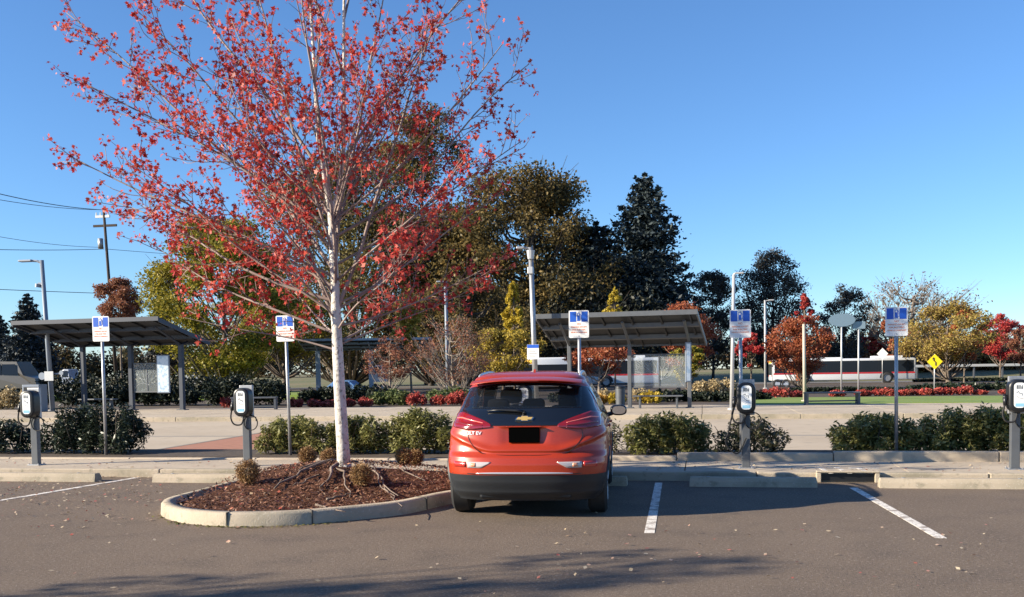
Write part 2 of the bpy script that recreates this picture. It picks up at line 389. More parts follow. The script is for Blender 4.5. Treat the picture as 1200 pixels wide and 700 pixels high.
# ------------------------------------------------------------------ red maple
def noise3(r, s): return Vector((r.uniform(-s, s), r.uniform(-s, s), r.uniform(-s, s)))
def maple():
    r = random.Random(21)
    T = thing('maple_tree', 'nearly bare young maple with red leaves on the mulch island', 'tree', (TREE.x, TREE.y, .12))
    s = 14.2/F      # metres per photo pixel at the trunk
    tr = MB(); br = MB(); tw = MB(); LP = []
    lim = []
    # trunk path, local
    tp = [Vector((.00, 0, 0)), Vector((-.02, 0, .5)), Vector((-.05, .0, 1.3)), Vector((-.07, 0, 2.0)), Vector((-.09, .02, 2.8)), Vector((-.13, .02, 3.7))]
    tr_r = [.102, .086, .078, .070, .058, .044]
    tr.tube(tp, tr_r, 14)
    tr.tube([(0, 0, .25), (0, 0, .1), (0.02, -.02, -.08)], [.088, .112, .16], 14)
    for (az_, el_, z_, L_, r_) in ((2.9, 66, 2.1, 4.2, .030), (.2, 64, 2.3, 4.0, .030), (-1.2, 70, 2.6, 3.8, .026), (1.4, 68, 2.9, 3.6, .026), (3.4, 72, 3.1, 3.9, .024), (-.2, 72, 3.3, 3.6, .024)):
        lim.append((az_, R(el_), z_, L_, r_))
    stemA = [tp[-1] + Vector((0, 0, -.05)), Vector((-.25, -.02, 4.6)), Vector((-.30, 0, 5.6)), Vector((-.36, .05, 7.0)), Vector((-.30, .05, 8.6))]
    stemB = [tp[-1] + Vector((.0, 0, -.12)), Vector((.03, .1, 4.3)), Vector((.06, .15, 5.4)), Vector((.08, .2, 6.8)), Vector((.2, .25, 8.2))]
    tr.tube(smooth_open(stemA, 3), np.linspace(.040, .010, 13), 10); tr.tube(smooth_open(stemB, 3), np.linspace(.036, .010, 13), 10)
    def limb_path(p, az, el, L, k=9, curl=.28, wob=.05):
        pts = [p.copy()]; d = Vector((math.cos(az)*math.cos(el), math.sin(az)*math.cos(el), math.sin(el)))
        for i in range(k):
            d = (d + noise3(r, wob*2.2) + Vector((0, 0, curl/k))).normalized()
            pts.append(pts[-1] + d*L/k)
        return pts
    def leaves_at(p, n, spread):
        for _ in range(n): LP.append(p + noise3(r, spread))
    def twig(p, d, L, dens):
        pts = [p]; dd = d.copy()
        for i in range(4):
            dd = (dd + noise3(r, .30) + Vector((0, 0, .05))).normalized(); pts.append(pts[-1] + dd*L/4)
        tw.tube(pts, [.0055, .0048, .004, .0034, .0026], 3, cap=False)
        for q in pts[1:]:
            if r.random() < .55*dens: leaves_at(q, r.choice((2, 3, 4)), .05)
        leaves_at(pts[-1], int(r.choice((3, 4, 6, 7))*min(1, dens)+.5), .055)
    def branch(pts, r0, lvl, dens):
        rad = np.linspace(r0, max(.004, r0*.28), len(pts))
        (br if r0 > .009 else tw).tube(pts, list(rad), 6 if r0 > .012 else 4, cap=False)
        L = sum((pts[i+1]-pts[i]).length for i in range(len(pts)-1))
        if lvl == 1:
            m = max(5, int(L*3.5))
            for j in range(m):
                t = .22 + .74*(j + r.random()*.8)/m; i = min(len(pts)-2, int(t*(len(pts)-1))); fr = t*(len(pts)-1)-i
                p = pts[i].lerp(pts[i+1], fr); d = (pts[i+1]-pts[i]).normalized()
                side = d.cross(noise3(r, 1)).normalized()
                nd = (d*r.uniform(.55, 1.0) + side*r.uniform(.5, .8) + Vector((0, 0, .15))).normalized()
                LL = (1.05 - .55*t)*r.uniform(.35, .85)*min(1.3, L/2.4)
                pp = [p]; dd = nd
                for k in range(5):
                    dd = (dd + noise3(r, .14) + Vector((0, 0, .05))).normalized(); pp.append(pp[-1] + dd*LL/5)
                branch(pp, .0085 - .003*t, 2, dens*(.75 + .5*t))
            leaves_at(pts[-1], 4, .06)
        else:
            m = max(3, int(L*8))
            for j in range(m):
                t = .2 + .75*(j + r.random())/m; i = min(len(pts)-2, int(t*(len(pts)-1)))
                p = pts[i].lerp(pts[i+1], t*(len(pts)-1)-i); d = (pts[i+1]-pts[i]).normalized()
                side = d.cross(noise3(r, 1)).normalized()
                twig(p, (d*.7 + side*.8).normalized(), r.uniform(.12, .32), dens)
            twig(pts[-1], (pts[-1]-pts[-2]).normalized(), r.uniform(.15, .3), dens*1.2)
    def onpath(path, z):
        for a, b in zip(path[:-1], path[1:]):
            if a.z <= z <= b.z: return a.lerp(b, (z-a.z)/(b.z-a.z))
        return path[-1]
    # named limbs seen in the photograph: (height on trunk, px tip, py tip, depth offset, density)
    tips = [(2.05, 215, 372, -.5, .8), (2.15, 560, 335, .3, .9), (2.35, 170, 280, .3, .9), (2.5, 595, 300, -.2, .7), (2.7, 205, 215, -.6, 1.2),
            (2.9, 590, 225, .5, .8), (3.2, 80, 182, .4, .65), (3.4, 150, 190, -.8, 1.2), (3.6, 612, 165, -.3, .45), (3.9, 88, 92, -.2, .8), (4.1, 620, 75, .2, .6),
            (4.3, 78, 15, .3, 1.1), (4.4, 590, 50, -.9, .6), (4.8, 160, 12, -.5, 1.1), (5.0, 520, 20, .6, .7), (5.2, 200, -60, .3, .8), (5.5, 600, -60, .2, .4),
            (3.0, 250, 160, -1.4, 1.2), (3.3, 545, 180, -1.5, 1.0), (2.6, 300, 270, -1.7, 1.1), (2.4, 480, 290, -1.8, 1.0), (3.8, 330, 90, -1.6, 1.0), (4.4, 440, 60, -1.6, .8),
            (2.8, 520, 250, 1.7, .9), (3.1, 300, 180, 1.7, 1.0), (4.0, 450, 110, 1.6, .8), (2.3, 330, 330, 1.6, .8), (2.2, 470, 350, 1.5, .8), (4.5, 270, 20, 1.2, .9), (3.5, 230, 120, 1.2, 1.0), (2.95, 130, 235, .9, .8)]
    base = Vector((TREE.x, TREE.y, .12))
    for i, (z, px, py, dy, dens) in enumerate(tips):
        z = 1.75 + (z-2)*.74; dens *= .85
        path = tp if z < 3.7 else (smooth_open(stemA, 3) if px < 400 else smooth_open(stemB, 3))
        p = onpath(path, z)
        q = P(px, py, 14.2 + dy) - base
        v = q - p; L = v.length
        out = Vector((v.x, v.y, 0)).normalized(); k = 10
        sag = r.uniform(-.03, .07)*L
        pts = []
        wob = [noise3(r, .035*L) for _ in range(4)]
        for j in range(k+1):
            t = j/k; b = p.lerp(q, t) + Vector((0, 0, 1))*(-sag*math.sin(PI*t)*(.6)) + wob[0]*math.sin(PI*t) + wob[1]*math.sin(2*PI*t)*.6 + wob[2]*math.sin(5*t)*t*(1-t)
            pts.append(b)
        branch(pts, min(.024, .007 + .0042*L), 1, dens)
    for (az_, el_, z_, L_, r_) in lim: branch(limb_path(onpath(tp, z_), az_, el_, L_, k=12, curl=.2, wob=.03), r_, 1, .6)
    # fill: small limbs all round the upper stems
    for i in range(15):
        z = r.uniform(1.9, 7.4); path = tp if z < 3.7 else smooth_open(r.choice((stemA, stemB)), 3)
        p = onpath(path, z); az = r.uniform(0, 2*PI); L = r.uniform(1.5, 3.0)*(1.1 - .07*z) + .3
        branch(limb_path(p, az, R(r.uniform(48, 72)), L), .019, 1, .6)
    wb = mat('maple_bark', (.58, .55, .50), .85, noise=[(4, (.42, .38, .33), .48, .7, 6), (22, (.24, .21, .18), .55, .68, 4)], bump=(25, .5))
    bb = mat('maple_branch', (.29, .225, .195), .8, noise=(3, (.16, .11, .10), .4, .7))
    tb = mat('maple_twig', (.20, .12, .11), .8, noise=(2, (.28, .21, .18), .4, .7))
    t_o = tr.build('trunk', wb, T, smooth=1); br.build('branches', bb, T, smooth=1); tw.build('twigs', tb, T)
    rs = np.random.RandomState(8); C = np.array([tuple(p) for p in LP]); n = len(C)
    C = C[rs.rand(n) < .88]; n = len(C)
    # folded five-pointed leaf
    U, V = frames(rs, n, .074, .9); q_ = rs.uniform(.6, 1.25, n)[:, None]; U *= q_; V *= q_
    N = np.cross(U, V); N /= np.linalg.norm(N, axis=1)[:, None]; sz = np.linalg.norm(U, axis=1)[:, None]
    pat = [(1.15, 0, .1), (.35, .28, 0), (.55, .95, .25), (-.05, .45, .05), (-.55, .75, .2), (-.6, 0, -.1), (-.55, -.75, .2), (-.05, -.45, .05), (.55, -.95, .25), (.35, -.28, 0)]
    vv = np.stack([C + U*a + V*b + N*sz*c for a, b, c in pat], 1); k = len(pat)
    me = bpy.data.meshes.new('leaves'); me.vertices.add(k*n); me.vertices.foreach_set('co', vv.reshape(-1).astype(np.float32))
    me.loops.add(k*n); me.loops.foreach_set('vertex_index', np.arange(k*n, dtype=np.int32))
    me.polygons.add(n); me.polygons.foreach_set('loop_start', np.arange(0, k*n, k, dtype=np.int32)); me.update(calc_edges=True)
    me.materials.append(leafmat('maple_leaf', [(.15, .014, .018), (.36, .026, .030), (.52, .058, .042), (.62, .13, .09), (.30, .022, .028)], trans=.4, nscale=.9, rough=.5))
    o = bpy.data.objects.new('leaves', me); col.objects.link(o); o.parent = T
    print('maple leaves', n, 'twig faces', len(tw.f))
maple()

# surface roots and dead branches on the mulch
r = random.Random(4)
rootm = mat('root_bark', (.20, .15, .12), .9, noise=(9, (.11, .08, .062), .4, .65), bump=(30, .8))
def rootpiece(x0, y0, x1, y1, rad, label):
    a = gp(x0, y0, .2); b = gp(x1, y1, .2); k = 7; pts = []
    for i in range(k+1):
        t = i/k; p = a.lerp(b, t); p.z = .112 + mound(p.x, p.y) + rad*.5 + (r.uniform(-.006, .012)); p.x += r.uniform(-.045, .045); p.y += r.uniform(-.06, .06); pts.append(p)
    g = MB(); g.tube(pts, [.8*rad*(1-.6*i/k) for i in range(k+1)], 6)
    tag(g.build('surface_root', rootm, smooth=1), label, 'root', 'pale roots lying on the mulch around the maple')
rp = [(400, 553, 318, 574, .035, 'long pale root running from the maple trunk to the left kerb'), (392, 556, 350, 563, .03, 'pale root just left of the trunk foot'),
      (396, 560, 378, 573, .035, 'thick pale root curling toward the viewer below the trunk'), (415, 556, 470, 577, .022, 'thin pale root running right below the trunk'),
      (440, 560, 462, 582, .016, 'thin stick pointing to the lower right on the mulch'), (378, 566, 340, 572, .02, 'short pale root above the left part of the mulch'),
      (398, 563, 408, 578, .02, 'dark short root piece in the middle of the mulch'), (370, 585, 400, 592, .018, 'stick lying low in the mulch near the front kerb'),
      (385, 580, 412, 576, .02, 'forked pale root in the centre of the mulch'), (432, 552, 498, 566, .02, 'root running from the trunk to the right end of the mulch'),
      (450, 570, 470, 589, .012, 'slim pale twig near the right brown tuft')]
for q in rp: rootpiece(*q)

# ------------------------------------------------------------------ foliage things
def foliage(rs, clumps, n, size, asp=.6, up=.3, shell=.55):
    """clumps: (x,y,z,rx,rz)"""
    cl = np.array(clumps); w = cl[:, 3]**2*cl[:, 4]; idx = rs.choice(len(cl), n, p=w/w.sum())
    d = rs.normal(size=(n, 3)); d /= np.linalg.norm(d, axis=1)[:, None]
    rad = (shell + (1-shell)*rs.rand(n))[:, None] * rs.uniform(.75, 1.12, n)[:, None]
    s = np.stack([cl[idx, 3], cl[idx, 3], cl[idx, 4]], 1)
    C = cl[idx, :3] + d*rad*s
    U, V = frames(rs, n, size, asp, up)
    return C, U, V
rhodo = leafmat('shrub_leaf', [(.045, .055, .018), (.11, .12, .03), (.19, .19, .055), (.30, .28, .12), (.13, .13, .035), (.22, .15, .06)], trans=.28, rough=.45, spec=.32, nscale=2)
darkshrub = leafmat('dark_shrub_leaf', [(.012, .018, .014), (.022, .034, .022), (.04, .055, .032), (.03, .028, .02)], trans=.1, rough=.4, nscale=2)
sparse = leafmat('sparse_shrub_leaf', [(.03, .038, .015), (.06, .07, .03), (.13, .11, .07), (.05, .06, .03)], trans=.15, rough=.45, nscale=2)
redshrub = leafmat('red_shrub_leaf', [(.16, .02, .02), (.42, .05, .05), (.55, .12, .09), (.24, .06, .04), (.10, .08, .03)], trans=.25, nscale=1.5)
yelshrub = leafmat('yellow_shrub_leaf', [(.22, .14, .02), (.42, .30, .03), (.5, .36, .05), (.18, .18, .03)], trans=.25, nscale=1.5)
def bush(px0, px1, ytop, ybase, y, dep, label, m=rhodo, n=2600, leaf=.085, group=None, z0=.16, name='shrub', gap=.02, cat='shrub', seed=1, asp=.38):
    a = PY(px0, (ytop+ybase)/2, y); b = PY(px1, (ytop+ybase)/2, y); top = PY((px0+px1)/2, ytop, y).z
    w = b.x-a.x; cx = (a.x+b.x)/2; h = top-z0
    T = thing(name, label, cat, (cx, y, z0), group=group)
    rs = np.random.RandomState(seed); cl = []
    k = max(6, int(w/.17))
    for i in range(k):
        t = (i+.5)/k; x = (t-.5)*w*.86; e = 1 - abs(2*t-1)**2.6*.42
        hh = h*1.10*e*rs.uniform(.88, 1.02)
        for q in range(2):
            r1 = hh*.34; cl.append((x + rs.uniform(-.08, .08), rs.uniform(-.3, .3)*dep, hh-r1 + rs.uniform(-.03, .02), max(.17, w/k*.95), r1*1.05))
        cl.append((x, rs.uniform(-.35, .35)*dep, gap*h + hh*.30, max(.18, w/k*1.0), hh*.34))
        cl.append((x + rs.uniform(-.1, .1), rs.uniform(-.45, .1)*dep, hh*.22, max(.16, w/k*.9), hh*.24))
    C, U, V = foliage(rs, cl, int(n*2.3), leaf*1.15, asp, up=.5, shell=.45); C[:, 2] = np.abs(C[:, 2]) + .01
    quads('foliage', C, U, V, m, T)
    g = MB(); rr = random.Random(seed)
    for i in range(int(4 + w*5)):
        x = rr.uniform(-.42, .42)*w; yy = rr.uniform(-.3, .3)*dep
        g.tube([(x*.8, yy*.6, -.03), (x*.9+rr.uniform(-.06, .06), yy, h*.3), (x+rr.uniform(-.1, .1), yy*1.2, h*.8)], [.012, .009, .004], 4, cap=False)
    g.build('stems', darkbark, T)
    return T
G1 = 'broadleaf shrubs in the planter behind the sidewalk'
BY = 17.1
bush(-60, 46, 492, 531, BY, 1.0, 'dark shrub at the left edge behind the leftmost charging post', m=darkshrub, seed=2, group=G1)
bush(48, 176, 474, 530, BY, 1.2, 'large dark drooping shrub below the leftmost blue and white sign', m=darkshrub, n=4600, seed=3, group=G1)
bush(307, 386, 489, 530, BY, 1.0, 'green shrub at the foot of the sign right of the second charging post', seed=4, group=G1)
bush(380, 448, 485, 529, BY, 1.0, 'green shrub directly behind the maple trunk', seed=5, group=G1)
bush(440, 535, 481, 530, BY, 1.0, 'green shrub between the maple trunk and the red car', n=3000, seed=6, group=G1)
bush(538, 640, 484, 530, BY, 1.0, 'green shrub hidden mostly behind the red car', n=1600, seed=16, group=G1)
bush(706, 728, 492, 528, BY, .7, 'thin brown twiggy shrub just right of the car mirror', m=sparse, n=160, seed=7, group=G1)
bush(731, 832, 482, 530, BY, 1.1, 'round green shrub between the car and the charging post to its right', n=3200, seed=8, group=G1)
bush(836, 922, 491, 531, BY, 1.0, 'sparse twiggy shrub around the charging post right of the car', m=sparse, n=1150, seed=9, group=G1)
bush(973, 1086, 486, 533, BY, 1.1, 'green shrub around the foot of the rightmost blue and white sign', n=3600, seed=10, group=G1)
bush(1068, 1230, 478, 533, BY, 1.2, 'widest green shrub at the right edge beside the last charging post', n=5200, seed=11, group=G1)

# clipped brown tufts on the island
tuftm = leafmat('tuft_leaf', [(.10, .05, .022), (.22, .12, .05), (.34, .21, .09), (.14, .09, .035)], trans=.1, nscale=4)
def tuft(px, py, wpx, label, seed):
    p = gp(px, py, .15); z = .10 + mound(p.x, p.y); s = (p - camo.location).dot(FWD)/F; w = wpx*s
    T = thing('clipped_tuft', label, 'shrub', (p.x, p.y, z), group='clipped brown tufts on the mulch island')
    w *= 1.35; rs = np.random.RandomState(seed); n = 4200
    C, U, V = foliage(rs, [(0, 0, w*.45, w*.47, w*.47)], n, .032, .35, shell=.6)
    quads('foliage', C, U, V, tuftm, T)
    g = MB()
    for i in range(7):
        a = i*.9; g.tube([(0, 0, -.02), (w*.3*math.cos(a), w*.3*math.sin(a), w*.6)], [.006, .003], 4)
    g.build('stems', darkbark, T)
tuft(291, 573, 24, 'brown clipped tuft nearest the left kerb of the island', 1); tuft(361, 556, 18, 'small brown tuft left of the maple trunk', 2)
tuft(386, 549, 18, 'brown tuft touching the left side of the trunk', 3); tuft(424, 575, 22, 'dark brown tuft in front of the trunk at its right', 4)
tuft(474, 559, 17, 'left one of the two brown tufts at the right end of the island', 5); tuft(487, 556, 16, 'rightmost brown tuft on the island beside the red car', 6)

# hedges and shrubs beyond the platform
hedgem = leafmat('hedge_leaf', [(.008, .012, .008), (.016, .024, .014), (.03, .038, .02)], trans=.05, nscale=1)
wheat = leafmat('dry_grass_blade', [(.30, .22, .11), (.42, .33, .18), (.5, .4, .24)], trans=.2, nscale=1)
greenmound = leafmat('mound_leaf', [(.05, .07, .02), (.09, .12, .035), (.14, .16, .06), (.07, .08, .03)], trans=.2, nscale=1)
def far_bush(px0, px1, ytop, d, dep, label, m, n, leaf, name='shrub', cat='shrub', seed=1, group=None, z0=.08):
    a = P(px0, ytop, d); b = P(px1, ytop, d); c = (a+b)/2; w = (b-a).length; h = c.z-z0
    T = thing(name, label, cat, (c.x, c.y, z0), group=group)
    rs = np.random.RandomState(seed); cl = []; k = max(3, int(w/(h*.6)))
    for i in range(k):
        t = (i+.5)/k; e = 1 - abs(2*t-1)**3*.3; hh = h*e*rs.uniform(.84, 1.02)
        cl.append(((t-.5)*w*.92, rs.uniform(-.3, .3)*dep, hh*.5, max(w/k*.68, .2), hh*.5))
        cl.append(((t-.5)*w*.92, rs.uniform(-.5, .2)*dep, hh*.45, max(w/k*.6, .2), hh*.42))
    C, U, V = foliage(rs, cl, int(n*1.7), leaf*1.1, .6, up=.3, shell=.5); C[:, 2] = np.maximum(C[:, 2], .0)
    quads('foliage', C, U, V, m, T)
GH = 'dark hedges behind the bus platform'
far_bush(-20, 62, 452, 48, 1.5, 'dark hedge at the left edge behind the grey cabinet', hedgem, 2600, .16, 'hedge', 'hedge', 20, GH)
far_bush(60, 250, 446, 51, 2.2, 'long dark hedge behind the left shelter', hedgem, 6500, .17, 'hedge', 'hedge', 21, GH)
far_bush(235, 345, 437, 49, 2.0, 'dark hedge behind the low bench left of the maple', hedgem, 4200, .16, 'hedge', 'hedge', 22, GH)
far_bush(340, 470, 449, 50, 1.8, 'dark hedge behind the maple trunk with red shrubs before it', hedgem, 4200, .16, 'hedge', 'hedge', 23, GH)
far_bush(-20, 300, 432, 62, 2.0, 'second darker hedge row farther behind the left shelter', hedgem, 5200, .2, 'hedge', 'hedge', 24, GH)
far_bush(745, 830, 455, 46, 1.5, 'dark hedge behind the right shelter', hedgem, 3000, .16, 'hedge', 'hedge', 25, GH)
far_bush(815, 905, 456, 45, 1.2, 'dark low hedge in front of the dry grass right of the shelter', hedgem, 2600, .15, 'hedge', 'hedge', 26, GH)
far_bush(640, 700, 457, 47, 1.2, 'dark hedge seen just above the car roof', hedgem, 2000, .15, 'hedge', 'hedge', 27, GH)
far_bush(1060, 1230, 447, 58, 1.5, 'dark green hedge at the right edge behind the yellow diamond sign', darkshrub, 4200, .17, 'hedge', 'hedge', 28, GH)
far_bush(900, 1060, 453, 60, 1.6, 'dark hedge along the foot of the right bus', hedgem, 3800, .17, 'hedge', 'hedge', 29, GH)
GR = 'red leaved shrubs beyond the platform'
for i, (a, b, t, d, lab) in enumerate([(262, 276, 462, 46, 'small red shrub left of the low bench'), (340, 352, 464, 45, 'small red shrub right of the sign pole near the bench'), (362, 373, 466, 45, 'small dim red shrub in front of the dark hedge'),
        (379, 391, 467, 45, 'small red shrub just left of the maple trunk'), (407, 414, 466, 45, 'tiny red shrub just right of the maple trunk'), (423, 437, 464, 45, 'red shrub left of the green mound'),
        (478, 500, 458, 45, 'tall red shrub at the right end of the green mound'), (504, 520, 461, 45, 'round red shrub between two bigger red shrubs'), (523, 546, 455, 45, 'brightest red shrub left of the car roof'),
        (890, 925, 452, 48, 'wide red shrub right of the charging post behind the kerb'), (926, 942, 456, 48, 'small red shrub left of the pale lamp pole'), (972, 990, 456, 50, 'red shrub behind the right bench'),
        (1001, 1022, 455, 50, 'red shrub right of the right bench'), (1023, 1048, 454, 50, 'red shrub left of the rightmost sign pole'), (1052, 1072, 455, 50, 'red shrub just right of the rightmost sign pole'),
        (1072, 1096, 454, 50, 'red shrub at the foot of the yellow diamond sign'), (1097, 1120, 452, 50, 'red shrub right of the yellow diamond sign'), (1120, 1140, 450, 50, 'red shrub toward the right edge of the lawn'), (1141, 1156, 456, 50, 'small dark red shrub near the right edge'), (1172, 1194, 455, 50, 'red shrub behind the rightmost charging post')]):
    far_bush(a, b, t, d, .8, lab, redshrub, 900, .10, 'red_shrub', 'shrub', 40+i, GR)
far_bush(436, 486, 454, 46.5, 1.6, 'pale green mounded shrub left of the car', greenmound, 3000, .13, seed=60)
far_bush(500, 560, 452, 48, 1.6, 'olive shrub behind the brightest red shrubs', greenmound, 1800, .13, seed=61)
far_bush(748, 776, 456, 44, .9, 'bright yellow shrub under the glass of the right shelter', yelshrub, 1500, .11, seed=62)
far_bush(714, 733, 458, 44, .8, 'yellow shrub left of the middle post of the right shelter', yelshrub, 1000, .11, seed=63)
far_bush(694, 711, 460, 44, .8, 'low orange yellow shrub near the bus wheel', leafmat('orsh', [(.25, .10, .02), (.42, .22, .04), (.3, .25, .05)]), 900, .11, seed=64)
far_bush(812, 862, 440, 52, 1.5, 'mound of dry straw coloured grass right of the shelter', wheat, 3200, .14, 'ornamental_grass', 'grass clump', 65)
far_bush(-10, 40, 450, 47, 1.0, 'dry straw coloured grass at the left edge', wheat, 1500, .12, 'ornamental_grass', 'grass clump', 66)
for i, (a, b, t, lab) in enumerate([(700, 722, 452, 'pale dry tuft under the bus'), (740, 758, 451, 'pale dry tuft behind the middle shelter post')]):
    far_bush(a, b, t, 47, .6, lab, wheat, 600, .1, 'ornamental_grass', 'grass clump', 67+i)

# ------------------------------------------------------------------ background trees
def crown_clumps(rs, kind, w, z0, z1, k):
    cl = []; h = z1-z0
    for i in range(k):
        for _ in range(40):
            u = rs.uniform(-1, 1, 2); t = rs.uniform(0, 1)
            if u @ u > 1: continue
            if kind == 'round': R_ = math.sqrt(max(0, 1-(2*t-1)**2))**.8
            elif kind == 'oval': R_ = math.sin(PI*min(1, t*.92+.05))**.7
            elif kind == 'cone': R_ = (1-t)**.75*min(1, t*5+.3)
            elif kind == 'broad': R_ = min(1, t*3+.35)*math.sqrt(max(0, 1-max(0, t-.35)**2/.43))
            else: R_ = math.sin(PI*(.15+.75*t))
            rad = math.sqrt(u @ u)
            if rad < .45 and rs.rand() < .5: continue
            s = w/2*R_*.95
            cs = rs.uniform(.42, 1.25)
            cl.append((u[0]*s, u[1]*s, z0+h*(.04+.92*t), w*.5*cs*.27*(1.0 if kind != 'cone' else (.45+.65*(1-t))), w*.5*cs*.19*(1.0 if kind != 'cone' else 1.2)))
            break
    return cl
def tree(px, ytop, wpx, zc_px, d, kind, m, n, leaf, label, name='tree', cat='tree', seed=1, k=60, trunk=bark, limbs=.5, group=None, tr=None, bare=0, zbase=0):
    c = P(px, 435, d); top = P(px, ytop, d).z; w = wpx*d/F; z0 = P(px, zc_px, d).z
    T = thing(name, label, cat, (c.x, c.y, zbase), group=group); top -= zbase; z0 = max(.3, z0-zbase)
    rs = np.random.RandomState(seed); rr = random.Random(seed); cl = crown_clumps(rs, kind, w, z0, top, k)
    r0 = tr if tr else max(.08, w*.028)
    g = MB(); ht = z0 + (top-z0)*.78
    axis = [Vector((0, 0, -.1)), Vector((rr.uniform(-.02, .02)*w, 0, z0*.6)), Vector((rr.uniform(-.03, .03)*w, 0, z0+(top-z0)*.4)), Vector((0, 0, ht))]
    ax = smooth_open(axis, 4); g.tube(ax, list(np.linspace(r0, r0*.15, len(ax))), 8)
    for c_ in cl:
        if rr.random() > limbs + .25: continue
        e = Vector(c_[:3]); zs_ = max(z0*.7, e.z - abs(Vector((e.x, e.y, 0)).length)*rr.uniform(.6, 1.1))
        i = min(len(ax)-1, max(0, int(len(ax)*min(.95, zs_/ht)))); p = ax[i]
        mid = p.lerp(e, .5) + Vector((0, 0, -.06*w)) + noise3(rr, .03*w)
        g.tube(smooth_open([p, mid, e], 2), list(np.linspace(r0*.32, r0*.07, 5)), 5, cap=False)
        for _ in range(3 + bare):
            e2 = e + Vector((rr.uniform(-1, 1)*c_[3], rr.uniform(-1, 1)*c_[3], rr.uniform(0, 1.3)*c_[4]))
            g.tube([mid.lerp(e, .6), e2], [r0*.09, r0*.03], 3, cap=False)
    g.build('trunk', trunk, T, smooth=1)
    C, U, V = foliage(rs, cl, int(n*1.9), leaf*.92, .62, up=.25, shell=.3)
    quads('crown', C, U, V, m, T)
    return T
def conifer(px, ytop, wpx, ylow, d, m, label, seed=1, levels=26, leaf=.35, per=46, name='conifer_tree', power=.8, sparse_=0., group=None, trunkm=darkbark):
    c = P(px, 435, d); top = P(px, ytop, d).z; w = wpx*d/F; z0 = max(.4, P(px, ylow, d).z)
    T = thing(name, label, 'tree', (c.x, c.y, 0), group=group); rr = random.Random(seed); rs = np.random.RandomState(seed)
    g = MB(); g.tube([(0, 0, -.1), (0, 0, z0+.5*(top-z0)), (0, 0, top)], [w*.035+.1, w*.02+.05, .02], 8)
    Cs = []
    for i in range(levels):
        t = i/(levels-1); z = z0+(top-z0)*t; Rr = w/2*1.12*((1-t)**power)*min(1, .72+t*3) + .25
        nb = max(5, int(13*(1-t)+5))
        for b in range(nb):
            if rr.random() < sparse_: continue
            a = 2*PI*(b+rr.random()*.8)/nb + i*.7; L = Rr*rr.uniform(.68, 1.10)
            droop = -.16*L if t < .6 else .12*L
            tip = Vector((math.cos(a)*L, math.sin(a)*L, z+droop+rr.uniform(-.1, .1)*L))
            g.tube([(0, 0, z), tuple(tip)], [.05, .012], 3, cap=False)
            m_ = int(1.9*per*(.25+L/(w/2)*.9))
            s = rs.beta(1.6, 1.1, m_)
            p = np.outer(s, np.array([tip.x, tip.y, 0])) ; p[:, 2] = z + (tip.z-z)*s**1.3
            sp = (.05+.14*(s < .85))*L
            p += rs.normal(size=(m_, 3)) * np.stack([sp, sp, sp*.32+.04], 1)
            Cs.append(p)
    g.build('trunk', trunkm, T)
    C = np.concatenate(Cs); U, V = frames(rs, len(C), leaf*.85, .55, up=.4)
    quads('crown', C, U, V, m, T)
    return T
olive = leafmat('olive_leaf', [(.05, .048, .018), (.10, .088, .030), (.19, .15, .050), (.08, .065, .025)], nscale=.25)
brownolive = leafmat('brown_olive_leaf', [(.032, .030, .015), (.065, .056, .025), (.125, .095, .036), (.25, .17, .055), (.06, .055, .024)], nscale=.16)
yelgreen = leafmat('yellow_green_leaf', [(.06, .065, .015), (.13, .13, .022), (.25, .22, .03), (.38, .30, .04), (.18, .16, .03)], nscale=.3)
yellow = leafmat('yellow_leaf', [(.32, .22, .02), (.48, .36, .035), (.55, .42, .06), (.3, .25, .04)], nscale=.5)
yelmix = leafmat('yellow_mix_leaf', [(.12, .10, .03), (.32, .24, .04), (.48, .36, .06), (.28, .16, .05)], nscale=.4)
muted = leafmat('muted_yellow_leaf', [(.12, .09, .05), (.28, .22, .06), (.40, .30, .07), (.24, .14, .06), (.20, .17, .12)], nscale=.5)
orangel = leafmat('orange_leaf', [(.20, .05, .03), (.36, .10, .05), (.46, .17, .07), (.26, .06, .04), (.15, .08, .03)], nscale=.4)
redl = leafmat('red_leaf', [(.22, .02, .03), (.45, .04, .05), (.5, .1, .07), (.25, .03, .03)], nscale=.5)
rusty = leafmat('rust_leaf', [(.12, .04, .03), (.24, .09, .06), (.32, .15, .08), (.16, .07, .04)], nscale=.6)
darkair = leafmat('dusky_leaf', [(.022, .030, .036), (.042, .050, .052), (.085, .075, .058), (.05, .05, .046)], trans=.1, nscale=.3)
hazed_needle = leafmat('hazed_needle', [(.016, .026, .034), (.030, .044, .050), (.055, .070, .064)], trans=.03, nscale=.4)  # bluish cast of distant haze is put into the needle colours
needleb = leafmat('hazed_blue_needle', [(.014, .022, .030), (.03, .042, .05), (.05, .062, .066)], trans=.03, nscale=.4)  # far haze is tinted into these needles too
GB = 'large trees beyond the station'
# far row
conifer(35, 346, 64, 432, 120, needleb, 'blue grey conifer behind the left shelter and parked car', 1, 20, .55, 38, name='conifer_tree')
conifer(2, 372, 40, 432, 130, needleb, 'small blue grey conifer cut by the left edge', 2, 14, .6, 30)
tree(143, 326, 66, 395, 95, 'oval', rusty, 8000, .26, 'orange and brown tree behind the left shelter roof', seed=3, k=90)
conifer(193, 346, 32, 425, 105, darkair, 'narrow grey evergreen right of the orange tree', 4, 20, .4, 34, power=.45)
tree(262, 255, 180, 445, 70, 'broad', yelgreen, 26000, .27, 'broad yellow green tree behind the second charging post', seed=5, k=110, group=GB)
tree(335, 340, 130, 418, 84, 'round', yelgreen, 14000, .25, 'yellow green tree behind the maple and its nearby sign', seed=55, k=70, group=GB)
tree(410, 175, 260, 425, 125, 'broad', olive, 24000, .45, 'tall olive tree directly behind the maple crown', seed=6, k=120, group=GB)
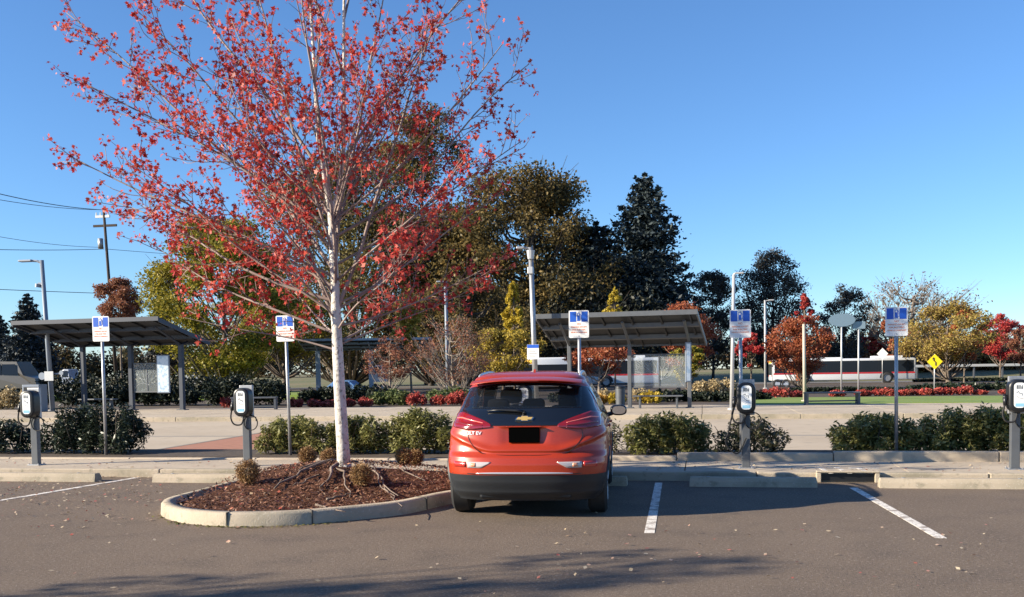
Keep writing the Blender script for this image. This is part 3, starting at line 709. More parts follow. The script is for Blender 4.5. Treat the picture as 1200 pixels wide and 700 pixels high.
tree(500, 112, 128, 380, 128, 'oval', brownolive, 15000, .42, 'tall dark tree behind the right side of the maple crown', seed=7, k=110, group=GB, trunk=darkbark)
tree(618, 194, 250, 425, 120, 'broad', brownolive, 40000, .50, 'huge brownish dark tree behind the tall lamp pole', seed=8, k=170, group=GB, trunk=darkbark)
tree(505, 245, 150, 425, 118, 'broad', brownolive, 12000, .5, 'brownish dark tree left of the huge one behind the maple', seed=9, k=90, group=GB, trunk=darkbark)
conifer(757, 205, 142, 420, 118, hazed_needle, 'big dark conifer with sky on both sides behind the right shelter', 10, 34, .72, 60, power=.68, group=GB)
conifer(700, 262, 130, 430, 122, hazed_needle, 'dark evergreen between the huge brown tree and the big conifer', 30, 24, .8, 50, power=.5, group=GB)
tree(555, 330, 190, 432, 100, 'broad', brownolive, 11000, .42, 'dark understorey tree behind the bare red brown tree', seed=31, k=80, group=GB, trunk=darkbark)
tree(690, 350, 260, 436, 112, 'broad', leafmat('dark_under', [(.008, .011, .009), (.018, .022, .015), (.035, .035, .02)], trans=.05), 11000, .5, 'low dark tree under the big conifer', seed=32, k=90, group=GB, trunk=darkbark)
tree(603, 328, 40, 398, 62, 'cone', yellow, 5200, .17, 'pointed bright yellow tree beside the tall lamp pole', seed=11, k=60, cat='tree')
tree(590, 390, 90, 434, 60, 'round', yelmix, 4200, .19, 'low yellow green tree under the pointed yellow one', seed=12, k=40)
tree(721, 336, 28, 372, 75, 'cone', yellow, 3000, .19, 'small pointed yellow tree poking above the right shelter roof', seed=13, k=36)
tree(482, 338, 52, 410, 75, 'cone', yelmix, 4200, .22, 'yellow tree behind the right lower branches of the maple', seed=14, k=50)
tree(530, 372, 105, 446, 52, 'vase', rusty, 1900, .13, 'half bare tree with rusty leaves left of the car', seed=15, k=60, limbs=.8, trunk=greybark, bare=4)
tree(457, 392, 70, 446, 56, 'round', rusty, 1500, .14, 'small rusty tree left of the half bare tree', seed=16, k=36, limbs=.7, trunk=greybark, bare=2)
tree(702, 398, 78, 436, 60, 'oval', orangel, 3600, .2, 'orange tree under the left half of the right shelter', seed=17, k=40, trunk=greybark)
tree(796, 360, 96, 430, 62, 'round', orangel, 6500, .2, 'orange red tree behind the right end of the right shelter', seed=18, k=60)
tree(806, 405, 44, 445, 56, 'round', yelgreen, 2200, .17, 'small yellow green tree under the orange red tree', seed=19, k=26)
tree(835, 318, 72, 415, 125, 'round', darkair, 7000, .33, 'airy dark tree right of the big conifer', seed=20, k=80, group=GB, trunk=darkbark)
tree(905, 292, 100, 430, 125, 'oval', darkair, 11000, .33, 'tall airy dark tree behind the rust coloured trees', seed=21, k=130, group=GB, trunk=darkbark, limbs=.8)
tree(990, 333, 76, 432, 130, 'oval', darkair, 6000, .33, 'airy dark tree behind the right bus and the oval sign', seed=22, k=90, group=GB, trunk=darkbark, limbs=.8)
tree(938, 372, 84, 436, 66, 'round', orangel, 8000, .18, 'rust orange tree behind the pale lamp pole', seed=23, k=110)
tree(880, 392, 40, 432, 66, 'round', redl, 2200, .19, 'crimson tree right of the charging post sign', seed=24, k=26)
tree(942, 345, 26, 378, 64, 'oval', redl, 1500, .18, 'small bright red tree top above the pale lamp pole', seed=25, k=16)
tree(1018, 385, 46, 436, 140, 'round', redl, 2000, .5, 'red tree behind the right bus', seed=26, k=26)
tree(1046, 368, 40, 436, 115, 'oval', orangel, 2500, .38, 'orange tree behind the rightmost blue and white sign', seed=27, k=26)
tree(1112, 358, 118, 425, 85, 'oval', muted, 8000, .24, 'wide yellow tree behind the yellow diamond sign', seed=28, k=60, trunk=bark, group=GB)
tree(1070, 332, 150, 400, 135, 'broad', leafmat('bare_leaf', [(.16, .12, .09), (.25, .18, .12)]), 1500, .4, 'bare brown crown rising behind the wide yellow tree', seed=29, k=70, limbs=.9, trunk=greybark, bare=6, group=GB)
tree(1172, 368, 50, 420, 95, 'oval', redl, 5600, .22, 'red tree near the right edge of the photo', seed=33, k=80)
tree(1196, 385, 46, 425, 90, 'round', rusty, 1700, .25, 'half bare brown tree cut by the right edge', seed=34, k=34, limbs=.8, bare=3)
tree(1130, 362, 44, 425, 84, 'oval', orangel, 2000, .25, 'orange tinged tree at the right shoulder of the wide yellow tree', seed=35, k=26)
rr_ = random.Random(9)
for i, (a, b, d, h, lab) in enumerate([(-60, 330, 190, 9, 'distant tree belt at the left horizon'), (330, 900, 200, 10, 'distant tree belt behind the tall trees'), (880, 1300, 210, 9.5, 'distant tree belt behind the right bus'), (930, 1290, 140, 5.2, 'mixed orange and brown tree line behind the guard rail at the right')]):
    A = P(a, 430, d); B = P(b, 430, d); rs = np.random.RandomState(70+i); cl = []
    for j in range(60):
        t = j/59; p = A.lerp(B, t); hh = h*rs.uniform(.6, 1.1); cl.append((p.x, p.y+rs.uniform(-4, 4), hh*.5, 3.2, hh*.5))
    C, U, V = foliage(rs, cl, 26000, 1.0, .7, shell=.2)
    U *= .7; V *= .7
    tag(quads('distant_trees', C, U, V, leafmat('belt%d' % i, [(.04, .045, .03), (.08, .07, .035), (.15, .09, .05)] if i < 3 else [(.10, .07, .04), (.28, .12, .05), (.22, .18, .06), (.14, .05, .04)], nscale=.05)), lab, 'woodland', kind='stuff')
# tree left of the frame, whose shadow falls on the asphalt in front
def offtree(x, y, seed, h, label):
    T = thing('shade_tree', label, 'tree', (x, y, 0), group='trees left of the frame that shade the asphalt')
    rs = np.random.RandomState(seed); cl = crown_clumps(rs, 'oval', 2.8, 1.8, h, 16)
    g = MB(); g.tube([(0, 0, 0), (0, 0, h*.8)], [.12, .03], 8)
    for c_ in cl: g.tube([(0, 0, c_[2]*.6), c_[:3]], [.03, .01], 4)
    g.build('trunk', bark, T); C, U, V = foliage(rs, cl, 750, .15); quads('crown', C, U, V, orangel, T)
offtree(-13.8, 1.95, 5, 6.6, 'slim orange tree standing nearer the left of the lot'); offtree(-18.5, -0.7, 6, 8.2, 'taller orange tree standing farther left of the lot')

# ------------------------------------------------------------------ charging posts
def rrect(cx, cz, w, h, r, k=5):
    o = []
    for (sx_, sz_, a0) in ((1, 1, 0), (-1, 1, 90), (-1, -1, 180), (1, -1, 270)):
        for i in range(k+1):
            a = R(a0 + 90*i/k); o.append((cx + sx_*(w/2-r) + r*math.cos(a), cz + sz_*(h/2-r) + r*math.sin(a)))
    return o
def shell(g, outline_fn, y0, y1, steps):
    """outline shrunk over the last millimetres for a soft front edge; outline_fn(inset)"""
    rings = [(y1, 0)] + [(y0 + s*(1-math.cos(t)), s*(1-math.sin(t))) for s in (steps,) for t in [R(90), R(60), R(30), R(0)]]
    rings = [(y1, 0), (y0+steps, 0), (y0+steps*.4, steps*.12), (y0+steps*.1, steps*.45), (y0, steps)]
    vs = []; n = None
    for y, ins in rings:
        o = outline_fn(ins); n = len(o); vs += [(x, y, z) for x, z in o]
    fs = [tuple(range(n))[::-1], tuple(range(4*n, 5*n))]
    for k in range(4): fs += [(k*n+i, k*n+(i+1) % n, (k+1)*n+(i+1) % n, (k+1)*n+i) for i in range(n)]
    g.add(vs, fs)
def charger(px, label, first=[], rz=0, yy=14.95, mirror=1):
    x = PY(px, 520, yy).x
    T = thing('charging_post', label, 'ev charger', (x, yy, .128), rz, group='electric car charging posts along the sidewalk')
    g = MB(); g.box(-.06, .06, -.045, .045, 0, 1.05, bev=.008); g.build('post', greymet, T)
    g = MB(); g.box(-.11, .11, -.10, .10, 0, .014, bev=.003); bp = g.build('base_plate', galv, T)
    for sx_ in (-.085, .085):
        for sy_ in (-.075, .075):
            q = MB(); q.tube([(sx_, sy_, .012), (sx_, sy_, .034)], .010, 6); q.build('bolt', galv, bp)
    g = MB(); g.box(-.10, .125, -.035, .02, .78, 1.30, bev=.01); g.build('back_plate', galv, T)
    g = MB(); shell(g, lambda i: rrect(0, 1.03, .27-2*i, .46-2*i, .115-i), -.20, -.036, .04); hd = g.build('housing', black, T, smooth=2)
    g = MB(); g.prism(rrect(0, 1.04, .145, .345, .05), -.206, -.199); fp = g.build('face_panel', white, T)
    g = MB()
    for a in range(3):
        g.box(-.036 + a*.0, .012+.012*a, -.2085, -.207, 1.165 - a*.017, 1.176 - a*.017)
    g.box(-.043, -.034, -.2085, -.207, 1.128, 1.18); g.box(.028, .036, -.2085, -.207, 1.128, 1.18)
    g.build('logo', charc, fp)
    g = MB(); g.tube([(-.045, -.2075, 1.075), (-.02, -.2075, 1.095), (.0, -.2075, 1.06), (.025, -.2075, 1.07), (.03, -.2075, 1.035)], .003, 4)
    g.tube([(-.04, -.2075, 1.03), (.0, -.2075, 1.0), (.045, -.2075, .995)], .0025, 4); g.build('diagram', charc, fp)
    g = MB(); g.box(-.055, .055, -.2080, -.2065, .885, .93); g.build('picture_band', mat('pale_blue', (.25, .5, .68), .4), fp)
    s = -1*mirror
    # holster and hanging cables
    g = MB(); g.tube([(s*.135, -.10, 1.02), (s*.17, -.14, .99), (s*.175, -.16, .90)], [.035, .032, .024], 10); g.tube([(s*.17, -.14, 1.0), (s*.165, -.10, 1.04)], [.03, .02], 8); g.build('plug_holster', black, T, smooth=1)
    g = MB(); g.tube(smooth_open([Vector(p) for p in [(s*.175, -.16, .92), (s*.20, -.15, .78), (s*.15, -.14, .68), (s*.04, -.12, .68), (s*.0, -.10, .80)]], 6), .013, 7, cap=False); g.build('cable', rubber, T, smooth=1)
    g = MB(); lp = [Vector((-s*(.10+.115*math.sin(a)), -.07, .70 + .12*math.cos(a))) for a in [i*2*PI/16 for i in range(17)]]
    g.tube([Vector((0, -.07, .83))] + lp[1:], .009, 6, cap=False); g.build('cable', rubber, T, smooth=1)
    return T
charger(42, 'leftmost charging post standing before the dark shrub'); charger(290, 'charging post standing left of the mulch island')
charger(617, 'charging post hidden behind the red car and seen through its rear window'); c4 = charger(874, 'charging post standing right of the red car beside a twiggy shrub')
charger(1189, 'charging post cut by the right edge of the photo')
g = MB(); g.tube(smooth_open([Vector(p) for p in [(-.17, -.14, .9), (-.25, -.1, .55), (-.28, -.05, .35), (-.12, -.06, .22), (.0, -.07, .45)]], 6), .012, 6, cap=False); g.build('cable', rubber, c4, smooth=1)

# ------------------------------------------------------------------ signs near the chargers
def ev_sign(px_top, ytop, px_base, y, label, w=.335, h=.455, zb=.16, flat=0, lean=0):
    b = PY(px_base, 520, y); top = PY(px_top, ytop, y); z = top.z - zb
    T = thing('parking_sign', label, 'sign', (b.x, y, zb), group='blue and white charging signs on steel poles', lean=(0, lean if lean else math.atan2(top.x-b.x, z)*.55))
    L = z
    g = MB(); g.tube([(0, 0, -.15), (0, 0, L-.02)], .028, 10); g.build('pole', galv, T, smooth=1)
    g = MB(); g.prism(rrect(0, L-h/2, w, h, .025), -.036, -.031); pl = g.build('sign_plate', signwhite, T)
    k = w/.335
    g = MB()
    g.prism([(-.148*k, L-.02), (-.045*k, L-.02), (-.045*k, L-.19), (-.148*k, L-.19)], -.0385, -.0365)
    g.build('blue_block', blue, pl); g = MB()
    g.prism([(.045*k, L-.02), (.148*k, L-.02), (.148*k, L-.19), (.045*k, L-.19)], -.0385, -.0365)
    g.build('blue_block', blue, pl)
    g = MB(); g.box(-.028, .018, -.0385, -.0365, L-.165, L-.045); g.box(-.036, .026, -.0385, -.0365, L-.178, L-.168)
    g.tube([(.020, -.0375, L-.15), (.034, -.0375, L-.155), (.034, -.0375, L-.085), (.026, -.0375, L-.06)], .004, 4)
    g.build('pump_symbol', blue, pl)
    g = MB(); g.box(-.018, .008, -.0395, -.0387, L-.085, L-.055); g.build('symbol_window', signwhite, pl)
    for i, (s, dz, sz) in enumerate((('NO', .226, .034), ('PARKING EXCEPT', .276, .026), ('FOR ELECTRIC', .322, .028), ('VEHICLE CHARGING', .366, .024))):
        text(s, sz*1.25, orange, pl, (0, -.0372, L-dz), bold=.0004)
    for zz in (L-.03, L-h+.03):
        g = MB(); g.tube([(0, -.040, zz), (0, -.036, zz)], .009, 8); g.build('bolt', galv, pl)
    return T
SY = 16.6
ev_sign(119, 371, 124, SY, 'charging sign on a pole rising from the dark shrub at the left')
ev_sign(333, 370, 340, SY, 'charging sign partly hidden by red leaves left of the maple trunk')
ev_sign(678.5, 364, 680, SY, 'charging sign standing right above the roof of the red car')
ev_sign(866, 363, 869, SY, 'charging sign above the charging post right of the car')
ev_sign(1049, 360, 1050.5, SY, 'charging sign above the wide green shrubs at the right')

# ------------------------------------------------------------------ poles and far signs
def lean_of(a, b): return (b-a)
def lamp_pole(px0, y0, px1, y1, d, r, m, label, arm=0, armz=0, kind='arm', zb=.1, n=10, name='street_lamp'):
    top = P(px0, y0, d); b = P(px1, y1, d); k = (top.x-b.x)/(top.z-b.z); base = Vector((b.x - k*(b.z-zb), b.y, zb))
    T = thing(name, label, 'street lamp', base); H = top.z-zb; dx = (top.x-base.x)
    g = MB(); g.tube([(0, 0, -.1), (dx, 0, H)], [r, r*.8], n); g.build('pole', m, T, smooth=1)
    g = MB(); g.tube([(0, 0, 0), (0, 0, .06)], r*1.9, n); g.build('base_plate', m, T)
    if kind == 'arm':
        g = MB(); e = dx + arm; g.tube([(dx, 0, H-.12), (dx+arm*.2, 0, H-.03), (dx+arm*.55, 0, H-.0)], r*.45, 6); g.build('arm', m, T)
        g = MB(); a = dx+arm*.4; lo, hi = min(a, e), max(a, e); g.box(lo, hi, -.14, .14, H-.05, H+.04, bev=.03); g.build('lamp_head', m, T)
    return T, H, dx
T, H, dx = lamp_pole(48, 305, 61, 470, 43, .13, bluegrey, 'blue grey lamp pole with flat head behind the left shelter', -1.05, n=4)
g = MB(); g.tube([(dx-.22, 0, H-1.15), (dx-.2, 0, H-1.0)], .13, 8); g.box(dx-.2, dx, -.05, .05, H-1.05, H-.95); g.build('camera', bluegrey, T)
g = MB(); g.tube([(-.35, -.16, 1.55), (-.35, -.10, 1.55)], .16, 14); g.box(-.35, 0, -.1, -.06, 1.5, 1.6); g.tube([(.55, -.12, 1.68), (.55, -.06, 1.68)], .1, 12);g.box(0, .55, -.1, -.06, 1.62, 1.68); g.build('loudspeaker', bluegrey, T)
g = MB(); g.box(-.2, .22, -.20, -.16, 1.35, 1.75); g.build('notice', lightmet, T)
T, H, dx = lamp_pole(621.5, 290, 627.5, 446, 36, .105, galv, 'tall galvanised pole with flat lamp head above the car roof', -.5, n=10)
g = MB(); g.tube([(dx+.02, -.1, H-.42), (dx+.02, -.1, H-.12)], [.11, .15], 10); g.box(dx-.1, dx+.1, -.15, .1, H-.95, H-.7, bev=.02); g.build('camera', lightmet, T)
T2 = P(624.5, 404, 35.6)
T = thing('info_sign', 'small white sign with blue top strapped to the tall pole above the car', 'sign', (T2.x, T2.y, T2.z))
g = MB(); g.box(-.21, .21, -.012, .0, -.52, 0); g.build('sign_plate', signwhite, T); g = MB(); g.box(-.205, .205, -.018, -.0125, -.12, -.005); g.build('blue_band', blue, T)
g = MB()
for i in range(5): g.box(-.14, .05+.09*((i*7) % 3)/2, -.016, -.0125, -.2-i*.06, -.185-i*.06)
g.build('printed_lines', charc, T)
T, H, dx = lamp_pole(522, 330, 525, 450, 62, .13, bluegrey, 'blue grey lamp pole behind the rusty half bare tree', -.55, n=4)
lamp_pole(860, 322, 858, 436, 34.5, .07, lightmet, 'slim white pole with curved top right of the shelter', .3, kind='none', zb=.14)
x = P(860, 322, 34.5); T = thing('pole_arm', 'short curved arm on top of the slim white pole', 'pole arm', (x.x, x.y, x.z))
g = MB(); g.tube(smooth_open([Vector((0, 0, -.02)), Vector((.05, 0, .04)), Vector((.32, 0, .05))], 4), .035, 6); g.build('arm', lightmet, T)
lamp_pole(896.5, 352, 897, 440, 70, .09, lightmet, 'slim white lamp pole in front of the tall airy dark tree', .6, n=6)
T, H, dx = lamp_pole(942, 380, 943, 470, 41.5, .075, mat('tan_pole', (.42, .37, .30), .6), 'tan pole beside the right bench under the red tree top', 0, kind='none', zb=.15)
lamp_pole(394, 405, 394, 460, 60, .06, lightmet, 'slim pale pole beside the maple trunk under the middle shelter', .1, kind='none', n=6)

def flat_sign(px, ytop, ybase, d, shape, w, h, mface, label, name='road_sign', mp=lightmet, r=.03, marks=None, lift=0, mb=None):
    b = P(px, ybase, d); t = P(px, ytop, d); T = thing(name, label, 'sign', (b.x, b.y, .1)); H = t.z-.1
    g = MB(); g.tube([(0, .02, -.1), (0, .02, H - (0 if shape != 'oval' else h*.3))], r, 8); g.build('pole', mp, T, smooth=1)
    cz = H-h/2
    if shape == 'diamond': pl = [(0, cz-h/2), (w/2, cz), (0, cz+h/2), (-w/2, cz)]
    elif shape == 'oval': pl = [(w/2*math.cos(a), cz + h/2*math.sin(a)) for a in [i*2*PI/20 for i in range(20)]]
    elif shape == 'oct': pl = [(w/2*1.08*math.cos(a), cz + h/2*1.08*math.sin(a)) for a in [PI/8+i*PI/4 for i in range(8)]]
    else: pl = rrect(0, cz, w, h, .03)
    g = MB(); g.prism(pl, -.05, -.02); p = g.build('sign_plate', mface, T)
    return T, p, cz
Ys = mat('sign_yellow', (.80, .62, .01), .5)
T, p, cz = flat_sign(1095, 415, 458, 52, 'diamond', .76, .8, Ys, 'yellow diamond warning sign with black arrow before the wide yellow tree')
g = MB(); g.tube([(.04, -.052, cz-.2), (.04, -.052, cz-.02), (-.06, -.052, cz+.08), (-.06, -.052, cz+.16)], .028, 4); g.prism([(-.14, cz+.13), (.02, cz+.13), (-.06, cz+.24)], -.056, -.051); g.build('arrow', black, p)
flat_sign(1034, 408, 440, 88, 'diamond', .95, 1.0, signwhite, 'white diamond sign seen over the roof of the right bus')
T, p, cz = flat_sign(905, 399, 436, 85, 'oct', .75, .75, mat('sign_red', (.55, .03, .03), .5), 'small red and white stop sign in front of the rust coloured tree')
text('STOP', .26, signwhite, p, (0, -.053, cz), bold=.008)
T, p, cz = flat_sign(986, 367.5, 465, 50, 'oval', 1.3, .66, mat('oval_blue', (.19, .27, .34), .35, metal=.3), 'blue grey oval bus stop sign on a pale pole right of the bench')
g = MB(); g.tube([(0, .02, .2), (0, .02, 4.0)], .042, 8); g.build('sleeve', lightmet, T, smooth=1)
T, p, cz = flat_sign(1006, 377, 465, 50, 'rect', .62, .36, mat('oval_blue2', (.22, .30, .36), .35, metal=.3), 'smaller blue grey panel sign on the second pale pole by the right bus', name='bus_stop_sign')
g = MB(); g.tube([(0, .02, .2), (0, .02, 3.4)], .042, 8); g.build('sleeve', lightmet, T, smooth=1)
flat_sign(935, 430, 447, 80, 'rect', .3, 1.1, mat('orange_board', (.70, .16, .05), .6), 'striped orange and white construction board left of the right bus', name='barricade_board')

# utility pole and wires
b = P(129, 345, 110); t = P(121, 247, 110); k = (t.x-b.x)/(t.z-b.z); base = Vector((b.x - k*b.z, b.y, 0)); H = t.z; dx = t.x-base.x
T = thing('utility_pole', 'dark wooden utility pole with two crossarms at the left', 'utility pole', base)
g = MB(); g.tube([(0, 0, -.2), (dx, 0, H)], [.20, .14], 8); g.build('pole', woodpole, T, smooth=1)
g = MB(); g.box(dx-1.0, dx+.7, -.08, .08, H-.75, H-.5); g.build('crossarm', lightmet, T)
g = MB(); g.box(dx-1.3, dx+1.5, -.08, .08, H-1.75, H-1.5); g.build('crossarm', woodpole, T)
g = MB(); g.tube([(dx-.45, -.1, H-4.1), (dx-.45, -.1, H-3.0)], .28, 10); g.build('transformer', galv, T, smooth=1)
for xx in (-.9, -.4, .55):
    g = MB(); g.tube([(dx+xx, 0, H-.5), (dx+xx, 0, H-.15)], [.09, .05], 6); g.build('insulator', lightmet, T)
def wire(p0, p1, sag, label, r=.035):
    g = MB(); k = 24; r *= .7; g.tube([p0.lerp(p1, i/k) + Vector((0, 0, -sag*4*(i/k)*(1-i/k))) for i in range(k+1)], r, 4)
    tag(g.build('power_line', mat('wire_black', (.03, .03, .035), .6)), label, 'wire', 'overhead wires at the left')
wire(P(-30, 220, 80), P(118, 246, 110), .3, 'topmost overhead wire running left from the utility pole', .05)
wire(P(-30, 229, 80), P(125, 246, 110), .3, 'second overhead wire just below the topmost one')
wire(P(-30, 272, 85), P(122, 290, 110), .3, 'third overhead wire sloping to the transformer', .03)
wire(P(-30, 292, 85), P(122, 292, 110), .1, 'level overhead wire at transformer height', .04)
wire(P(-30, 338, 85), P(330, 347, 120), .2, 'lowest overhead wire passing behind the lamp pole', .04)
wire(P(122, 246, 110), P(520, 300, 190), .6, 'overhead wire running right from the utility pole into the maple', .035)
wire(P(124, 292, 110), P(520, 312, 190), .5, 'lower wire running right from the utility pole into the maple', .035)

# ------------------------------------------------------------------ bus shelters
def shelter(A, ang, L, D, zh, zl, posts, label, top_m=greymet, dk=greymet, arms=True, glass=None, panel=None, bench=False, zb=.148, under=darkmet, postr=.075, pd=.55, rafters=True):
    """A = near-left roof corner (x,y); roof runs L along local x, falls from zh (near) to zl (far) over D"""
    T = thing('bus_shelter', label, 'bus shelter', (A[0], A[1], zb), ang, group='grey steel bus shelters on the platform')
    zh -= zb; zl -= zb
    zz = lambda y: zh + (zl-zh)*y/D
    M = Matrix(((1, 0, 0, 0), (0, 1, 0, 0), (0, (zl-zh)/D, 1, zh), (0, 0, 0, 1)))
    g = MB()
    n = int(L/.11); vs = []
    for i in range(n+1):
        x = L*i/n; h = .03*(i % 2)
        for y in (0, D):
            vs += [(x, y, zz(y)+.06+h), (x, y, zz(y)+.02)]
    fs = []
    for i in range(n):
        a = 4*i; fs += [(a, a+4, a+6, a+2), (a+1, a+3, a+7, a+5), (a, a+1, a+5, a+4), (a+2, a+6, a+7, a+3)]
    fs += [(0, 2, 3, 1), (4*n, 4*n+1, 4*n+3, 4*n+2)]
    g.add(vs, fs); g.build('roof', under, T)
    g = MB(); g.box(-.05, L+.05, -.06, -.005, zh-.05, zh+.12); g.build('fascia', top_m, T)
    g = MB(); g.box(-.05, L+.05, D+.005, D+.05, zl-.06, zl+.08); g.build('gutter', top_m, T)
    for x0 in (-.05, L+.001):
        g = MB(); g.box(x0, x0+.049, 0, D, -.10, .08, M=M); g.build('verge_trim', top_m, T)
    for f in (.30, .68):
        g = MB(); g.box(0, L, D*f-.06, D*f+.06, -.13, .018, M=M); g.build('purlin', dk, T)
    nr = max(4, int(L/.9))
    for i in range(nr):
        x = .25 + (L-.5)*i/(nr-1)
        g = MB(); g.box(x-.03, x+.03, .0, D, -.06, .019, M=M); g.build('rafter', darkmet, T)
    for (x, y) in posts:
        h = zz(y)-.35
        p = MB(); p.box(x-postr, x+postr, y-postr, y+postr, -.02, h, bev=.01); po = p.build('post', top_m if top_m is not darkmet else bluegrey, T)
        q = MB(); q.box(x-postr*2, x+postr*2, y-postr*2, y+postr*2, 0, .03); q.build('base_plate', greymet, po)
        q = MB(); ya = max(.1, y-D*.5)
        q.tube([(x, y, h-.05), (x, ya, zz(ya)-.13)], .055, 4); q.build('arm', top_m, T)
        q = MB(); q.tube([(x, y, h-.05), (x, min(D-.1, y+.5), zz(min(D-.1, y+.5))-.13)], .055, 4); q.build('arm', top_m, T)
    if glass:
        x0, x1, y, z0, z1 = glass
        G = MB(); G.box(x0+.03, x1-.03, y-.006, y+.006, z0+.03, z1-.03); pane = G.build('glass_panel', glassp, T)
        G = MB()
        for b_ in ((x0, x1, z0, z0+.05), (x0, x1, z1-.04, z1)): G.box(b_[0], b_[1], y-.02, y+.02, b_[2], b_[3])
        for xx in (x0, (x0+x1)/2-.02, x1-.04): G.box(xx, xx+.04, y-.022, y+.022, z0+.052, z1-.042)
        G.build('glass_frame', greymet, T)
        rr = random.Random(7); G = MB(); cxm = (x0+x1)/2+.1
        def sprig(x, z, a, l, lv):
            x2 = x + math.cos(a)*l; z2 = z + math.sin(a)*l
            if not (x0+.06 < x2 < x1-.06 and z0+.08 < z2 < z1-.07): return
            G.tube([(x, y-.010, z), ((x+x2)/2 + rr.uniform(-.02, .02), y-.010, (z+z2)/2), (x2, y-.010, z2)], (.0055 if lv < 2 else .004), 3, cap=False)
            if lv < 5:
                sprig(x2, z2, a + rr.uniform(.25, .7), l*.86, lv+1); sprig(x2, z2, a - rr.uniform(.25, .7), l*.86, lv+1)
        for a in (1.57, .9, 2.3, .35, 2.8): sprig(cxm, z0+.3, a, .3, 0)
        G.build('etched_branches', mat('etched_white', (.36, .39, .42), .6), pane)
    if panel:
        x, y, w, h, z0, rz = panel
        Mx = Matrix.Translation((x, y, 0)) @ Matrix.Rotation(rz, 4, 'Z')
        G = MB(); G.box(-w/2, w/2, -.035, .035, z0, z0+h, M=Mx, bev=.01); pf = G.build('info_panel', bluegrey, T)
        G = MB(); G.box(-w/2+.04, w/2-.04, -.041, -.036, z0+.05, z0+h-.05, M=Mx); sh = G.build('map_sheet', mat('map_sheet', (.62, .72, .80), .3, noise=(9, (.38, .52, .66), .5, .62)), pf)
    if bench:
        x0, x1, y = bench
        G = MB(); G.box(x0, x1, y, y+.38, .43, .48, bev=.01); G.build('seat', greymet, T)
        for xx in (x0+.2, x1-.25): G = MB(); G.box(xx, xx+.06, y+.1, y+.28, 0, .428); G.build('leg', greymet, T)
    return T
# right shelter
A = P(629, 374, 36.5); B = P(816, 369, 34.8)
ang = math.atan2(B.y-A.y, B.x-A.x); L = (B-A).xy.length
D_ = 2.9
def loc_at(px, dep, A, ang):      # local x on the row at local depth
    ax = Vector((math.cos(ang), math.sin(ang), 0)); ay = Vector((-ax.y, ax.x, 0)); r_ = ray(px, 440)
    # solve A + ax*s + ay*dep on the ray in plan
    o = Vector((A.x, A.y, 0)) + ay*dep
    den = ax.x*r_.y - ax.y*r_.x
    return -(o.x*r_.y - o.y*r_.x)/den
pr = 1.75
posts = [(loc_at(p, pr, A, ang), pr) for p in (667.5, 738, 808)]
shelter(A, ang, L, D_, A.z+.05, A.z-.95, posts, 'grey bus shelter with steel posts right behind the red car', glass=(posts[1][0]+.1, posts[2][0]-.12, pr, .75, 1.95+.05), panel=(posts[2][0]-.02, pr-.2, .22, 1.45, .95, R(25)), bench=(posts[1][0]+.2, posts[2][0]-.2, pr-.5), postr=.068)
# left shelter
shade_steel = mat('shaded_shelter_steel', (.028, .036, .055), .5, metal=.1)  # shadow lying on the left shelter is put into this dark colour
A = P(15, 381, 41.5); B = P(185, 376, 39.6)
ang = math.atan2(B.y-A.y, B.x-A.x)
posts = [(loc_at(p, 2.3, A, ang), 2.3) for p in (98, 154, 213)]
shelter(A, ang, (B-A).xy.length, 3.5, A.z+.04, A.z-.80, posts, 'shade-darkened bus shelter at the left with a blue white map panel', top_m=shade_steel, dk=shade_steel, glass=(posts[1][0]+.1, posts[1][0]+1.45, 2.3, .75, 2.0), panel=(posts[1][0]+1.72, 2.1, .55, 1.6, .72, R(10)), bench=(posts[0][0]-.6, posts[0][0]+1.2, 2.6), postr=.09)
# middle far shelter
A = P(350, 401, 74); B = P(505, 401, 74); ang = math.atan2(B.y-A.y, B.x-A.x); L = (B-A).xy.length
shelter(A, ang, L, 2.6, A.z+.1, A.z-.55, [(loc_at(p, 1.5, A, ang), 1.5) for p in (373, 435)], 'farthest bus shelter seen behind the maple trunk', top_m=mat('pale_blue_steel', (.26, .31, .38), .45, metal=.1), dk=bluegrey, zb=.08, postr=.16)
# extra post of the left shelter row and map pole
def bench(px0, px1, y, yb, label, m=greymet):
    a = P(px0, yb, y); b = P(px1, yb, y); L = (b-a).xy.length; c = (a+b)/2; ang = math.atan2(b.y-a.y, b.x-a.x)
    T = thing('bench', label, 'bench', (c.x, c.y, .148), ang)
    h = P((px0+px1)/2, yb-15, y).z - P((px0+px1)/2, yb, y).z
    g = MB(); g.box(-L/2, L/2, -.2, .2, h-.06, h, bev=.01); g.build('seat', m, T)
    g = MB(); g.box(-L/2+.03, L/2-.03, -.02, .02, .12, .17); g.build('rail', m, T)
    for s in (-1, 1):
        g = MB(); g.box(s*(L/2-.06)-.04, s*(L/2-.06)+.04, -.17, .17, 0, h-.062); g.build('leg', m, T)
    return T
bench(272, 325, 41.0, 480, 'low grey bench on the platform right of the second charging post')
bench(943, 1007, 37.8, 480, 'low grey bench on the platform beside the tan pole')
